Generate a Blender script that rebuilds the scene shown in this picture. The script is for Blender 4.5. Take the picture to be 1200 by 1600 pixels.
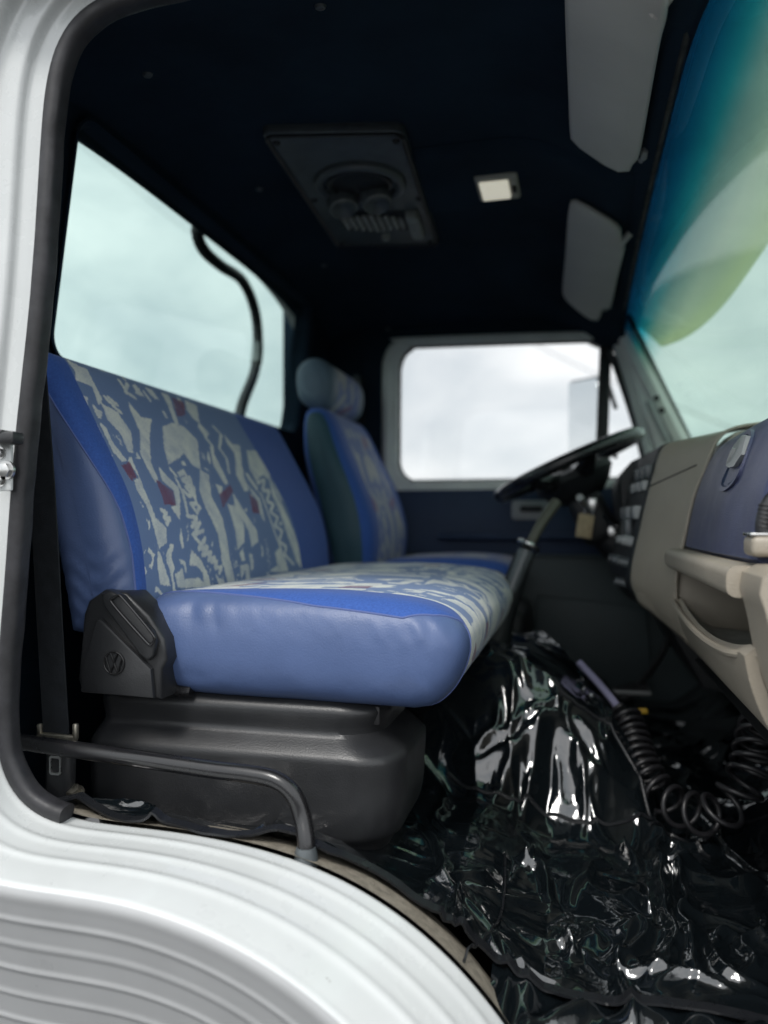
import bpy, bmesh, math, random
import numpy as np
from mathutils import Vector, Matrix
from mathutils.bvhtree import BVHTree
R = math.radians
random.seed(4)
rng = np.random.default_rng(7)
scene = bpy.context.scene
for o in list(bpy.data.objects):
    bpy.data.objects.remove(o)

# ------------------------------------------------------------------ camera
# axes: +X front of the truck, +Y across the cab to the driver's side, Z up, origin at the camera
FPX, CX, CY = 1200.0, 600.0, 818.0            # focal length and centre in pixels of a 1200 x 1600 frame
TH = math.atan2(299, FPX)
cam_d = bpy.data.cameras.new('camera')
cam = bpy.data.objects.new('camera', cam_d)
scene.collection.objects.link(cam)
cam.location = (0, 0, 0)
cam.rotation_euler = (R(90), 0, TH)
cam_d.sensor_fit = 'VERTICAL'
cam_d.sensor_height = 36
cam_d.lens = 27
cam_d.shift_y = 18 / 1600
cam_d.clip_start = .02
cam_d.clip_end = 6000
cam_d.dof.use_dof = True
cam_d.dof.focus_distance = 1.10
cam_d.dof.aperture_fstop = 1.9
scene.camera = cam

# ------------------------------------------------------------------ world: overcast sky
SUN_EL, SUN_AZ = R(52), R(193)                # azimuth measured clockwise from +Y
world = bpy.data.worlds.new('World')
scene.world = world
world.use_nodes = True
wn, wl = world.node_tree.nodes, world.node_tree.links
wn.clear()
out = wn.new('ShaderNodeOutputWorld')
bg = wn.new('ShaderNodeBackground')
bg.inputs['Strength'].default_value = .1
sky = wn.new('ShaderNodeTexSky')
sky.sky_type = 'NISHITA'
sky.sun_disc = False
sky.sun_elevation = SUN_EL
sky.sun_rotation = SUN_AZ
tc = wn.new('ShaderNodeTexCoord')
mp = wn.new('ShaderNodeMapping')
mp.inputs['Scale'].default_value = (1.0, 1.0, 2.1)
n1 = wn.new('ShaderNodeTexNoise')
n1.inputs['Scale'].default_value = 3.4
n1.inputs['Detail'].default_value = 7
n1.inputs['Roughness'].default_value = .55
n1.inputs['Distortion'].default_value = .35
cr = wn.new('ShaderNodeValToRGB')
cr.color_ramp.elements[0].position = .34
cr.color_ramp.elements[0].color = (.62, .665, .70, 1)
cr.color_ramp.elements[1].position = .66
cr.color_ramp.elements[1].color = (1.0, 1.0, 1.0, 1)
mul = wn.new('ShaderNodeVectorMath'); mul.operation = 'SCALE'
mul.inputs['Scale'].default_value = 12.5
mx = wn.new('ShaderNodeMix'); mx.data_type = 'RGBA'
mx.inputs['Factor'].default_value = .93
wl.new(tc.outputs['Generated'], mp.inputs['Vector'])
wl.new(mp.outputs['Vector'], n1.inputs['Vector'])
wl.new(n1.outputs['Fac'], cr.inputs['Fac'])
wl.new(cr.outputs['Color'], mul.inputs[0])
wl.new(sky.outputs['Color'], mx.inputs['A'])
wl.new(mul.outputs['Vector'], mx.inputs['B'])
wl.new(mx.outputs['Result'], bg.inputs['Color'])
wl.new(bg.outputs['Background'], out.inputs['Surface'])

sun_d = bpy.data.lights.new('sun', 'SUN')
sun_d.energy = 1.3
sun_d.angle = R(14)
sun_d.color = (1, .97, .93)
sun = bpy.data.objects.new('sun', sun_d)
scene.collection.objects.link(sun)
sd = Vector((math.sin(SUN_AZ) * math.cos(SUN_EL), math.cos(SUN_AZ) * math.cos(SUN_EL), math.sin(SUN_EL)))
sun.rotation_euler = sd.to_track_quat('Z', 'Y').to_euler()
sun.location = sd * 20

scene.view_settings.view_transform = 'Standard'
scene.view_settings.look = 'None'
scene.view_settings.gamma = 1
scene.view_settings.use_curve_mapping = False
scene.view_settings.exposure = 0.66
scene.render.engine = 'CYCLES'
scene.cycles.use_denoising = True
scene.cycles.max_bounces = 10
scene.cycles.diffuse_bounces = 5
scene.cycles.transparent_max_bounces = 16
scene.cycles.caustics_reflective = False
scene.cycles.caustics_refractive = False
scene.cycles.sample_clamp_indirect = 6

# ------------------------------------------------------------------ helpers
SN, CS = math.sin(TH), math.cos(TH)


def ray(px, py):
    a = (px - CX) / FPX
    return Vector((-SN + a * CS, CS + a * SN, (CY - py) / FPX))


def atY(px, py, y):
    r = ray(px, py)
    return r * (y / r.y)


def atD(px, py, d):
    return ray(px, py) * d


def atX(px, py, x):
    r = ray(px, py)
    return r * (x / r.x)


def atZ(px, py, z):
    r = ray(px, py)
    return r * (z / r.z)


def interp(x, pts):
    return float(np.interp(x, [p[0] for p in pts], [p[1] for p in pts]))


def sstep(a, b, x):
    t = np.clip((np.asarray(x, float) - a) / (b - a), 0, 1)
    return t * t * (3 - 2 * t)


def crom(pts, n, closed=False):
    """Catmull-Rom through pts, resampled to n points at even spacing."""
    P = [np.array(p, float) for p in pts]
    m = len(P)
    dense = []
    for i in range(m if closed else m - 1):
        if closed:
            a, b, c, d = P[i - 1], P[i], P[(i + 1) % m], P[(i + 2) % m]
        else:
            b, c = P[i], P[i + 1]
            a = P[i - 1] if i else 2 * b - c
            d = P[i + 2] if i + 2 < m else 2 * c - b
        for t in np.linspace(0, 1, 24, endpoint=False):
            dense.append(.5 * (2 * b + (c - a) * t + (2 * a - 5 * b + 4 * c - d) * t * t + (3 * b - a - 3 * c + d) * t ** 3))
    dense.append(P[0] if closed else P[-1])
    D = np.array(dense)
    L = np.r_[0, np.cumsum(np.linalg.norm(np.diff(D, axis=0), axis=1))]
    s = np.linspace(0, L[-1], n + 1)[:-1] if closed else np.linspace(0, L[-1], n)
    return np.stack([np.interp(s, L, D[:, k]) for k in range(D.shape[1])], 1)


def merge(*parts):
    V, F = [], []
    for v, f in parts:
        k = len(V)
        V += [tuple(p) for p in v]
        F += [tuple(i + k for i in q) for q in f]
    return V, F


def loft(rings, closed=True, cap0=True, cap1=True):
    n = len(rings[0])
    V = [tuple(p) for r in rings for p in r]
    F = []
    for j in range(len(rings) - 1):
        for i in range(n if closed else n - 1):
            a, b = j * n + i, j * n + (i + 1) % n
            F.append((a, b, b + n, a + n))
    if closed and cap0:
        F.append(tuple(range(n))[::-1])
    if closed and cap1:
        k = (len(rings) - 1) * n
        F.append(tuple(k + i for i in range(n)))
    return V, F


def frames(path):
    P = [Vector(p) for p in path]
    T = []
    for i in range(len(P)):
        a, b = P[max(0, i - 1)], P[min(len(P) - 1, i + 1)]
        t = (b - a)
        T.append(t.normalized() if t.length > 1e-9 else Vector((0, 0, 1)))
    up = Vector((0, 0, 1)) if abs(T[0].z) < .9 else Vector((1, 0, 0))
    N = (up - T[0] * up.dot(T[0])).normalized()
    out = []
    for p, t in zip(P, T):
        N = (N - t * N.dot(t)).normalized()
        out.append((p, N.copy(), t.cross(N)))
    return out


def tube(path, r, n=12, smooth=0, cap=True):
    if smooth:
        path = crom([tuple(p) for p in path], smooth)
    fr = frames(path)
    m = len(fr)
    rr = r if hasattr(r, '__len__') else [r] * m
    if len(rr) != m:
        rr = np.interp(np.linspace(0, 1, m), np.linspace(0, 1, len(rr)), rr)
    rings = []
    for (p, a, b), q in zip(fr, rr):
        rings.append([p + (a * math.cos(2 * math.pi * k / n) + b * math.sin(2 * math.pi * k / n)) * q for k in range(n)])
    return loft(rings, True, cap, cap)


def strip(path, side, w, t):
    """flat band of width w and thickness t along path; side = width direction."""
    s = Vector(side).normalized()
    rings = []
    for (p, a, b) in frames(path):
        tn = (a.cross(b))
        nn = s.cross(tn).normalized()
        rings.append([p + s * w / 2 + nn * t / 2, p + s * w / 2 - nn * t / 2, p - s * w / 2 - nn * t / 2, p - s * w / 2 + nn * t / 2])
    return loft(rings)


def rbox(c, s, r=.004, seg=2, rot=None):
    bm = bmesh.new()
    bmesh.ops.create_cube(bm, size=1)
    for v in bm.verts:
        v.co = Vector((v.co.x * s[0], v.co.y * s[1], v.co.z * s[2]))
    if r > 0:
        bmesh.ops.bevel(bm, geom=list(bm.edges), offset=min(r, min(s) * .49), segments=seg, profile=.5, affect='EDGES')
    M = Matrix.Translation(Vector(c))
    if rot is not None:
        M = M @ rot.to_4x4()
    bm.transform(M)
    bm.verts.index_update()
    V = [tuple(v.co) for v in bm.verts]
    F = [tuple(v.index for v in f.verts) for f in bm.faces]
    bm.free()
    return V, F


def prism(poly, f0, f1, r=0., seg=2):
    """extrude outline (list of 2-D points) between mapping f0 and f1 (each (u,v) -> 3-D), edges bevelled by r."""
    n = len(poly)
    V = [tuple(f0(*p)) for p in poly] + [tuple(f1(*p)) for p in poly]
    F = [tuple(range(n))[::-1], tuple(range(n, 2 * n))] + [(i, (i + 1) % n, n + (i + 1) % n, n + i) for i in range(n)]
    if r:
        bm = bmesh.new()
        vs = [bm.verts.new(v) for v in V]
        for f in F:
            bm.faces.new([vs[i] for i in f])
        bmesh.ops.recalc_face_normals(bm, faces=bm.faces[:])
        rim = [e for e in bm.edges if any(len(f.verts) == n for f in e.link_faces)]
        bmesh.ops.bevel(bm, geom=rim, offset=r, segments=seg, profile=.5, affect='EDGES')
        bm.verts.index_update()
        V = [tuple(v.co) for v in bm.verts]
        F = [tuple(v.index for v in f.verts) for f in bm.faces]
        bm.free()
    return V, F


def rrect(y0, y1, z0, z1, r, n=8):
    pts = []
    rr = r if hasattr(r, '__len__') else [r] * 4
    for (cy, cz, a0, q) in ((y1 - rr[0], z1 - rr[0], 0, rr[0]), (y0 + rr[1], z1 - rr[1], 90, rr[1]),
                            (y0 + rr[2], z0 + rr[2], 180, rr[2]), (y1 - rr[3], z0 + rr[3], 270, rr[3])):
        for k in range(n + 1):
            a = R(a0 + 90 * k / n)
            pts.append((cy + q * math.cos(a), cz + q * math.sin(a)))
    return pts


def lathe(prof, c, axis=(0, 0, 1), n=24, cap0=True, cap1=True):
    ax = Vector(axis).normalized()
    q = ax.to_track_quat('Z', 'Y')
    rings = [[Vector(c) + q @ Vector((r * math.cos(2 * math.pi * k / n), r * math.sin(2 * math.pi * k / n), h)) for k in range(n)] for r, h in prof]
    return loft(rings, True, cap0, cap1)


def torus(c, axis, r0, r1, n=48, m=12):
    ax = Vector(axis).normalized()
    q = ax.to_track_quat('Z', 'Y')
    V, F = [], []
    for i in range(n):
        a = 2 * math.pi * i / n
        for j in range(m):
            b = 2 * math.pi * j / m
            V.append(tuple(Vector(c) + q @ Vector(((r0 + r1 * math.cos(b)) * math.cos(a), (r0 + r1 * math.cos(b)) * math.sin(a), r1 * math.sin(b)))))
            F.append((i * m + j, ((i + 1) % n) * m + j, ((i + 1) % n) * m + (j + 1) % m, i * m + (j + 1) % m))
    return V, F


def gridsurf(fn, us, vs):
    V = [tuple(fn(u, v)) for u in us for v in vs]
    n = len(vs)
    F = [(i * n + j, i * n + j + 1, (i + 1) * n + j + 1, (i + 1) * n + j) for i in range(len(us) - 1) for j in range(n - 1)]
    return V, F


COL = scene.collection


def obj(name, data, m, parent=None, label=None, smooth=True, ang=40, recalc=True, solid=0, subs=0):
    me = bpy.data.meshes.new(name)
    V, F = data
    me.from_pydata([tuple(v) for v in V], [], F)
    me.validate()
    if recalc:
        bm = bmesh.new(); bm.from_mesh(me)
        bmesh.ops.recalc_face_normals(bm, faces=bm.faces[:])
        bm.to_mesh(me); bm.free()
    if smooth:
        me.polygons.foreach_set('use_smooth', [True] * len(me.polygons))
        if ang < 180:
            me.set_sharp_from_angle(angle=R(ang))
    me.materials.append(m)
    o = bpy.data.objects.new(name, me)
    COL.objects.link(o)
    if parent is not None:
        o.parent = parent
        if parent.type == 'EMPTY':
            o.matrix_parent_inverse = Matrix.Translation(-Vector(parent.location))
    if label:
        o['label'] = label
    if solid:
        md = o.modifiers.new('solid', 'SOLIDIFY'); md.thickness = solid; md.offset = 0
    if subs:
        md = o.modifiers.new('subs', 'SUBSURF'); md.levels = subs; md.render_levels = subs
    return o


def thing(name, label, cat, loc, group=None):
    o = bpy.data.objects.new(name, None)
    o.empty_display_size = .05
    COL.objects.link(o)
    o.location = loc
    o['label'] = label
    o['category'] = cat
    if group:
        o['group'] = group
    return o


def tag(o, label, cat, group=None):
    o['label'] = label
    o['category'] = cat
    if group:
        o['group'] = group
    return o


# ------------------------------------------------------------------ materials
def mat(name, col, rough=.5, metal=0., spec=.5, bump=None, var=None, rvar=None, coat=0., sheen=0., coat_rough=.05):
    """bump = (scale, strength, distance[, detail]); var = (scale, amount); rvar = (scale, amount)"""
    m = bpy.data.materials.new(name)
    m.use_nodes = True
    nt = m.node_tree
    b = nt.nodes['Principled BSDF']
    b.inputs['Base Color'].default_value = (*col, 1)
    b.inputs['Roughness'].default_value = rough
    b.inputs['Metallic'].default_value = metal
    b.inputs['Specular IOR Level'].default_value = spec
    b.inputs['Coat Weight'].default_value = coat
    b.inputs['Coat Roughness'].default_value = coat_rough
    b.inputs['Sheen Weight'].default_value = sheen
    b.inputs['Sheen Roughness'].default_value = .4
    t = nt.nodes.new('ShaderNodeTexCoord')

    def noise(scale, detail=4, rgh=.6):
        n = nt.nodes.new('ShaderNodeTexNoise')
        n.inputs['Scale'].default_value = scale
        n.inputs['Detail'].default_value = detail
        n.inputs['Roughness'].default_value = rgh
        nt.links.new(t.outputs['Object'], n.inputs['Vector'])
        return n
    if bump:
        n = noise(bump[0], bump[3] if len(bump) > 3 else 3)
        bp = nt.nodes.new('ShaderNodeBump')
        bp.inputs['Strength'].default_value = bump[1]
        bp.inputs['Distance'].default_value = bump[2]
        nt.links.new(n.outputs['Fac'], bp.inputs['Height'])
        nt.links.new(bp.outputs['Normal'], b.inputs['Normal'])
    if var:
        n = noise(var[0], 6)
        r = nt.nodes.new('ShaderNodeMapRange')
        r.inputs['From Min'].default_value = .3
        r.inputs['From Max'].default_value = .7
        r.inputs['To Min'].default_value = 1 - var[1]
        r.inputs['To Max'].default_value = 1 + var[1]
        nt.links.new(n.outputs['Fac'], r.inputs['Value'])
        s = nt.nodes.new('ShaderNodeVectorMath'); s.operation = 'SCALE'
        s.inputs[0].default_value = col
        nt.links.new(r.outputs['Result'], s.inputs['Scale'])
        nt.links.new(s.outputs['Vector'], b.inputs['Base Color'])
    if rvar:
        n = noise(rvar[0], 5)
        r = nt.nodes.new('ShaderNodeMapRange')
        r.inputs['From Min'].default_value = .3
        r.inputs['From Max'].default_value = .7
        r.inputs['To Min'].default_value = max(.02, rough - rvar[1])
        r.inputs['To Max'].default_value = rough + rvar[1]
        nt.links.new(n.outputs['Fac'], r.inputs['Value'])
        nt.links.new(r.outputs['Result'], b.inputs['Roughness'])
    return m


def chips(m, scale=38, lo=.715, col=(.10, .075, .05)):
    nt = m.node_tree
    b = nt.nodes['Principled BSDF']
    t = nt.nodes.new('ShaderNodeTexCoord')
    n = nt.nodes.new('ShaderNodeTexNoise'); n.inputs['Scale'].default_value = scale; n.inputs['Detail'].default_value = 5
    n.inputs['Roughness'].default_value = .7
    r = nt.nodes.new('ShaderNodeMapRange')
    r.inputs['From Min'].default_value = lo; r.inputs['From Max'].default_value = lo + .02
    mi = nt.nodes.new('ShaderNodeMix'); mi.data_type = 'RGBA'
    nt.links.new(t.outputs['Object'], n.inputs['Vector'])
    nt.links.new(n.outputs['Fac'], r.inputs['Value'])
    nt.links.new(r.outputs['Result'], mi.inputs['Factor'])
    src = b.inputs['Base Color'].links[0].from_socket
    nt.links.new(src, mi.inputs['A'])
    mi.inputs['B'].default_value = (*col, 1)
    nt.links.new(mi.outputs['Result'], b.inputs['Base Color'])


def glass(name, tint, band=None, refl=.6):
    """pane: tinted transparency plus a fresnel reflection. band: ramp of (z, colour) stops in object space."""
    m = bpy.data.materials.new(name)
    m.use_nodes = True
    nt = m.node_tree
    nt.nodes.clear()
    o = nt.nodes.new('ShaderNodeOutputMaterial')
    tr = nt.nodes.new('ShaderNodeBsdfTransparent')
    gl = nt.nodes.new('ShaderNodeBsdfGlossy')
    gl.inputs['Roughness'].default_value = .01
    lw = nt.nodes.new('ShaderNodeLayerWeight')
    lw.inputs['Blend'].default_value = .5
    pw_ = nt.nodes.new('ShaderNodeMath'); pw_.operation = 'POWER'; pw_.inputs[1].default_value = 5
    fr = nt.nodes.new('ShaderNodeMath'); fr.operation = 'MULTIPLY_ADD'
    fr.inputs[1].default_value = refl; fr.inputs[2].default_value = .02
    nt.links.new(lw.outputs['Facing'], pw_.inputs[0])
    nt.links.new(pw_.outputs[0], fr.inputs[0])
    mi = nt.nodes.new('ShaderNodeMixShader')
    tr.inputs['Color'].default_value = (*[math.sqrt(c) for c in tint], 1)
    nt.links.new(fr.outputs[0], mi.inputs['Fac'])
    nt.links.new(tr.outputs['BSDF'], mi.inputs[1])
    nt.links.new(gl.outputs['BSDF'], mi.inputs[2])
    nt.links.new(mi.outputs['Shader'], o.inputs['Surface'])
    if band:
        at = nt.nodes.new('ShaderNodeAttribute'); at.attribute_name = 'band'
        rp = nt.nodes.new('ShaderNodeValToRGB')
        e = rp.color_ramp.elements
        while len(e) < len(band):
            e.new(.5)
        for k, (p, c) in enumerate(band):
            e[k].position = p
            e[k].color = (*[math.sqrt(x) for x in c], 1)
        nt.links.new(at.outputs['Fac'], rp.inputs['Fac'])
        nt.links.new(rp.outputs['Color'], tr.inputs['Color'])
    return m


M = {}
M['paint'] = mat('white_paint', (.60, .622, .618), .28, coat=.6, bump=(9, .15, .004), var=(7, .05), rvar=(14, .10))
M['step'] = mat('grey_arch_face', (.36, .366, .37), .36, coat=.3, bump=(9, .15, .004), var=(7, .06), rvar=(14, .10))  # darker grey for the lower wheel-arch face, below the white ledge
M['grey_paint'] = mat('pale_grey_paint', (.76, .77, .745), .45, bump=(40, .1, .001), var=(9, .08))
M['rubber'] = mat('black_rubber', (.020, .020, .023), .55, bump=(220, .3, .0006), var=(25, .5), rvar=(30, .18))
M['headliner'] = mat('navy_headliner', (.015, .028, .045), .95, spec=.12, bump=(260, .4, .001), var=(4, .25))
M['black'] = mat('black_plastic', (.021, .022, .024), .36, bump=(420, .32, .0010, 2), var=(12, .25), rvar=(9, .08))
M['black_smooth'] = mat('black_coated_steel', (.011, .011, .0125), .28, coat=.3, coat_rough=.2, bump=(90, .12, .0005), rvar=(16, .09))
M['dark'] = mat('dark_plastic', (.012, .014, .016), .55, bump=(120, .3, .0008))
M['webbing'] = mat('belt_webbing', (.013, .015, .018), .75, spec=.25, bump=(500, .5, .0008), var=(40, .3))
M['vinyl'] = mat('blue_vinyl', (.076, .118, .250), .40, bump=(330, .28, .0014, 2), var=(8, .10), rvar=(8, .07))
M['twill'] = mat('blue_twill', (.042, .105, .365), .8, spec=.25, bump=(700, .6, .001, 1), var=(300, .16), sheen=.15)
M['teal_side'] = mat('dark_teal_vinyl', (.030, .075, .098), .55, spec=.35, bump=(260, .3, .001), var=(9, .1))
M['grey_vinyl'] = mat('grey_vinyl', (.12, .17, .225), .6, bump=(260, .3, .001), var=(14, .1))
M['beige'] = mat('beige_plastic', (.335, .297, .240), .44, bump=(380, .45, .0012, 2), var=(5, .10), rvar=(7, .08))
M['navy'] = mat('navy_plastic', (.060, .070, .140), .38, bump=(520, .65, .0015, 2), var=(10, .2), rvar=(6, .1))
M['visor'] = mat('grey_visor_vinyl', (.66, .645, .61), .7, bump=(200, .35, .001), var=(5, .05))
M['door_navy'] = mat('door_trim_navy', (.020, .040, .088), .65, bump=(160, .3, .001), var=(6, .15))
M['door_dark'] = mat('door_lower_grey', (.055, .075, .080), .6, bump=(160, .3, .001), var=(5, .15))
M['metal'] = mat('bright_metal', (.55, .55, .54), .28, 1, bump=(60, .15, .0006), rvar=(40, .1))
M['zinc'] = mat('zinc_bolt', (.46, .43, .36), .42, 1, bump=(150, .3, .0006), var=(60, .3))
M['alu'] = mat('dull_grey_plastic', (.34, .35, .35), .45, bump=(160, .2, .0006))
M['lens'] = mat('lamp_lens', (.80, .78, .62), .35, bump=(300, .3, .0006))
M['lens'].node_tree.nodes['Principled BSDF'].inputs['Emission Color'].default_value = (1, .96, .80, 1)
M['lens'].node_tree.nodes['Principled BSDF'].inputs['Emission Strength'].default_value = .28
M['lens_frame'] = mat('lamp_frame', (.46, .44, .38), .5)
M['smoky'] = mat('smoky_plastic', (.085, .098, .105), .35, bump=(150, .2, .0006), var=(10, .3))
M['louvre'] = mat('grey_louvre', (.30, .31, .29), .5, var=(30, .3))
M['carpet'] = mat('beige_carpet', (.30, .27, .22), .95, spec=.1, bump=(420, 1, .003), var=(60, .3))
M['lavender'] = mat('lavender_hose', (.28, .27, .40), .5)
M['olive'] = mat('olive_plastic', (.095, .098, .075), .5)
M['coil'] = mat('black_hose', (.014, .014, .016), .38, bump=(200, .1, .0004))
M['tan'] = mat('tan_tag', (.45, .36, .22), .7, var=(60, .2))
M['mirror'] = mat('mirror_glass', (.82, .84, .84), .03, 1)
M['yellow'] = mat('yellow_fitting', (.55, .35, .03), .5)
M['asphalt'] = mat('asphalt', (.052, .052, .053), .92, bump=(40, .6, .01), var=(.7, .25))
M['dark_metal'] = mat('dark_steel', (.03, .03, .032), .5, .4)
M['seam'] = mat('seam_thread', (.10, .14, .33), .8)
M['hem'] = mat('vinyl_hem', (.010, .011, .013), .32, bump=(300, .5, .001), rvar=(60, .12))
M['emblem'] = mat('black_emblem', (.010, .010, .011), .3)
M['grey_hose'] = mat('corrugated_hose', (.022, .024, .026), .5, var=(40, .3))
M['tape'] = mat('grey_tape', (.30, .33, .33), .5)
chips(M['paint'])
M['g_side'] = glass('clear_glass', (.56, .57, .575))
M['g_rear'] = glass('green_rear_glass', (.42, .53, .505))
M['g_front'] = glass('banded_front_glass', (.6, .75, .7), band=[
    (0, (.002, .030, .085)), (.085, (.003, .075, .15)), (.155, (.012, .19, .235)), (.225, (.16, .31, .295)), (.32, (.35, .47, .43)), (.5, (.40, .53, .475)), (1, (.42, .545, .49))])
M['g_shade'] = glass('smoked_shade', (.62, .68, .60), band=[
    (0, (.28, .33, .31)), (.62, (.40, .45, .40)), (.84, (.46, .53, .38)), (.95, (.52, .585, .34)), (1, (.50, .58, .36))], refl=.2)


def mat_floor():
    """black glossy vinyl sheet: fine crinkles over the modelled folds"""
    m = mat('glossy_black_vinyl', (.0045, .0065, .008), .075, spec=1.0, coat=1.0, coat_rough=.03)
    nt = m.node_tree
    b = nt.nodes['Principled BSDF']
    t = nt.nodes.new('ShaderNodeTexCoord')
    n0 = nt.nodes.new('ShaderNodeTexNoise'); n0.inputs['Scale'].default_value = 9; n0.inputs['Detail'].default_value = 3
    mpn = nt.nodes.new('ShaderNodeVectorMath'); mpn.operation = 'MULTIPLY_ADD'
    mpn.inputs[1].default_value = (.10, .10, .10)
    nt.links.new(t.outputs['Object'], n0.inputs['Vector'])
    nt.links.new(n0.outputs['Color'], mpn.inputs[0])
    nt.links.new(t.outputs['Object'], mpn.inputs[2])
    n1 = nt.nodes.new('ShaderNodeTexVoronoi'); n1.feature = 'SMOOTH_F1'; n1.inputs['Scale'].default_value = 26
    n1.inputs['Smoothness'].default_value = .25
    nt.links.new(mpn.outputs['Vector'], n1.inputs['Vector'])
    b1 = nt.nodes.new('ShaderNodeBump'); b1.inputs['Strength'].default_value = .10; b1.inputs['Distance'].default_value = .012
    nt.links.new(n1.outputs['Distance'], b1.inputs['Height'])
    n2 = nt.nodes.new('ShaderNodeTexNoise'); n2.inputs['Scale'].default_value = 60; n2.inputs['Detail'].default_value = 4
    n2.inputs['Distortion'].default_value = 1.2
    nt.links.new(t.outputs['Object'], n2.inputs['Vector'])
    b2 = nt.nodes.new('ShaderNodeBump'); b2.inputs['Strength'].default_value = .06; b2.inputs['Distance'].default_value = .006
    nt.links.new(n2.outputs['Fac'], b2.inputs['Height'])
    nt.links.new(b1.outputs['Normal'], b2.inputs['Normal'])
    nt.links.new(b2.outputs['Normal'], b.inputs['Normal'])
    n3 = nt.nodes.new('ShaderNodeTexNoise'); n3.inputs['Scale'].default_value = 14; n3.inputs['Detail'].default_value = 8
    nt.links.new(t.outputs['Object'], n3.inputs['Vector'])
    r = nt.nodes.new('ShaderNodeMapRange')
    r.inputs['From Min'].default_value = .35; r.inputs['From Max'].default_value = .75
    r.inputs['To Min'].default_value = .05; r.inputs['To Max'].default_value = .10
    nt.links.new(n3.outputs['Fac'], r.inputs['Value'])
    nt.links.new(r.outputs['Result'], b.inputs['Roughness'])
    return m


M['floor'] = mat_floor()


def mat_print(name, base, pale, red, fade=1.):
    """woven cloth with a print; 'pale' and 'red' attributes hold signed distances to the printed shapes"""
    m = mat(name, base, .85, spec=.2, bump=(600, .6, .001, 1), sheen=.15)
    nt = m.node_tree
    b = nt.nodes['Principled BSDF']
    t = nt.nodes.new('ShaderNodeTexCoord')

    def node(kind, **kw):
        n = nt.nodes.new(kind)
        for k, v in kw.items():
            n.inputs[k].default_value = v
        return n

    def math_(op, a, bb):
        n = nt.nodes.new('ShaderNodeMath'); n.operation = op
        for k, x in enumerate((a, bb)):
            if isinstance(x, (int, float)):
                n.inputs[k].default_value = x
            else:
                nt.links.new(x, n.inputs[k])
        return n.outputs[0]
    edge = node('ShaderNodeTexNoise', Scale=170., Detail=3.)
    nt.links.new(t.outputs['Object'], edge.inputs['Vector'])
    jit = math_('MULTIPLY', math_('SUBTRACT', edge.outputs['Fac'], .5), .009)
    fleck = node('ShaderNodeTexNoise', Scale=420., Detail=2.)
    nt.links.new(t.outputs['Object'], fleck.inputs['Vector'])
    patch = node('ShaderNodeTexNoise', Scale=28., Detail=3.)
    nt.links.new(t.outputs['Object'], patch.inputs['Vector'])
    col = None
    prev = None
    for att, c in (('pale', pale), ('red', red)):
        a = nt.nodes.new('ShaderNodeAttribute'); a.attribute_name = att
        v = math_('ADD', a.outputs['Fac'], jit)
        r = nt.nodes.new('ShaderNodeMapRange'); r.interpolation_type = 'SMOOTHSTEP'
        r.inputs['From Min'].default_value = -.0012
        r.inputs['From Max'].default_value = .0012
        nt.links.new(v, r.inputs['Value'])
        # worn, speckled ink
        sp = nt.nodes.new('ShaderNodeMapRange')
        sp.inputs['From Min'].default_value = .30; sp.inputs['From Max'].default_value = .62
        sp.inputs['To Min'].default_value = .35 * fade; sp.inputs['To Max'].default_value = fade
        nt.links.new(math_('ADD', math_('MULTIPLY', fleck.outputs['Fac'], .5), math_('MULTIPLY', patch.outputs['Fac'], .55)), sp.inputs['Value'])
        k = math_('MULTIPLY', r.outputs['Result'], sp.outputs['Result'])
        mi = nt.nodes.new('ShaderNodeMix'); mi.data_type = 'RGBA'
        nt.links.new(k, mi.inputs['Factor'])
        if prev is None:
            mi.inputs['A'].default_value = (*base, 1)
        else:
            nt.links.new(prev, mi.inputs['A'])
        mi.inputs['B'].default_value = (*c, 1)
        prev = mi.outputs['Result']
    nt.links.new(prev, b.inputs['Base Color'])
    return m


M['print'] = mat_print('printed_cloth', (.155, .232, .41), (.72, .74, .69), (.175, .072, .13))
M['print_pale'] = mat_print('faded_printed_cloth', (.17, .22, .42), (.50, .50, .46), (.27, .13, .2), .9)

# ------------------------------------------------------------------ ground
g = obj('ground', gridsurf(lambda u, v: (u, v, -1.62), np.linspace(-2500, 2500, 9), np.linspace(-2500, 2500, 9)), M['asphalt'])
g['kind'] = 'structure'

# ------------------------------------------------------------------ CAB SHELL
cab = thing('truck_cab', 'white truck cab shell with black door seal, navy headliner and ribbed wheel arch', 'truck cab', (-.3, 1.77, -.6))
YN, YF, YM = .87, 2.67, 1.77

# door opening outline in X-Z at the near side, from the roof round the rear pillar to the wheel arch
op = [(.30, .655), (.0, .672), (-.35, .674)]
for p in ((195, -4), (150, 10), (112, 38), (96, 75), (84, 150), (65, 450), (38, 700), (24, 900), (6, 1120), (8, 1185), (28, 1240), (62, 1272), (110, 1284)):
    w = atY(p[0], p[1], YN); op.append((w.x, w.z))
sill = [atY(a, b, YN) for a, b in ((110, 1284), (180, 1288), (250, 1297), (400, 1326), (490, 1352), (560, 1386), (640, 1441), (720, 1514), (790, 1598))]
fit = np.polyfit([w.x for w in sill], [w.z for w in sill], 4)
for x in np.linspace(-.60, -.078, 12):
    op.append((float(x), float(np.polyval(fit, x))))
op += [(-.025, -.64), (.005, -.75), (.02, -.9), (.02, -1.05)]
OP = crom(op, 260)
_k = np.exp(-(np.arange(-14, 15) / 6.0) ** 2); _k /= _k.sum()
_e = np.pad(OP, ((14, 14), (0, 0)), mode='reflect', reflect_type='odd')
OP = np.stack([np.convolve(_e[:, c_], _k, 'valid') for c_ in (0, 1)], 1)
Tn = np.gradient(OP, axis=0); Tn /= np.linalg.norm(Tn, axis=1)[:, None]
NO = np.stack([Tn[:, 1], -Tn[:, 0]], 1)

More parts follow.
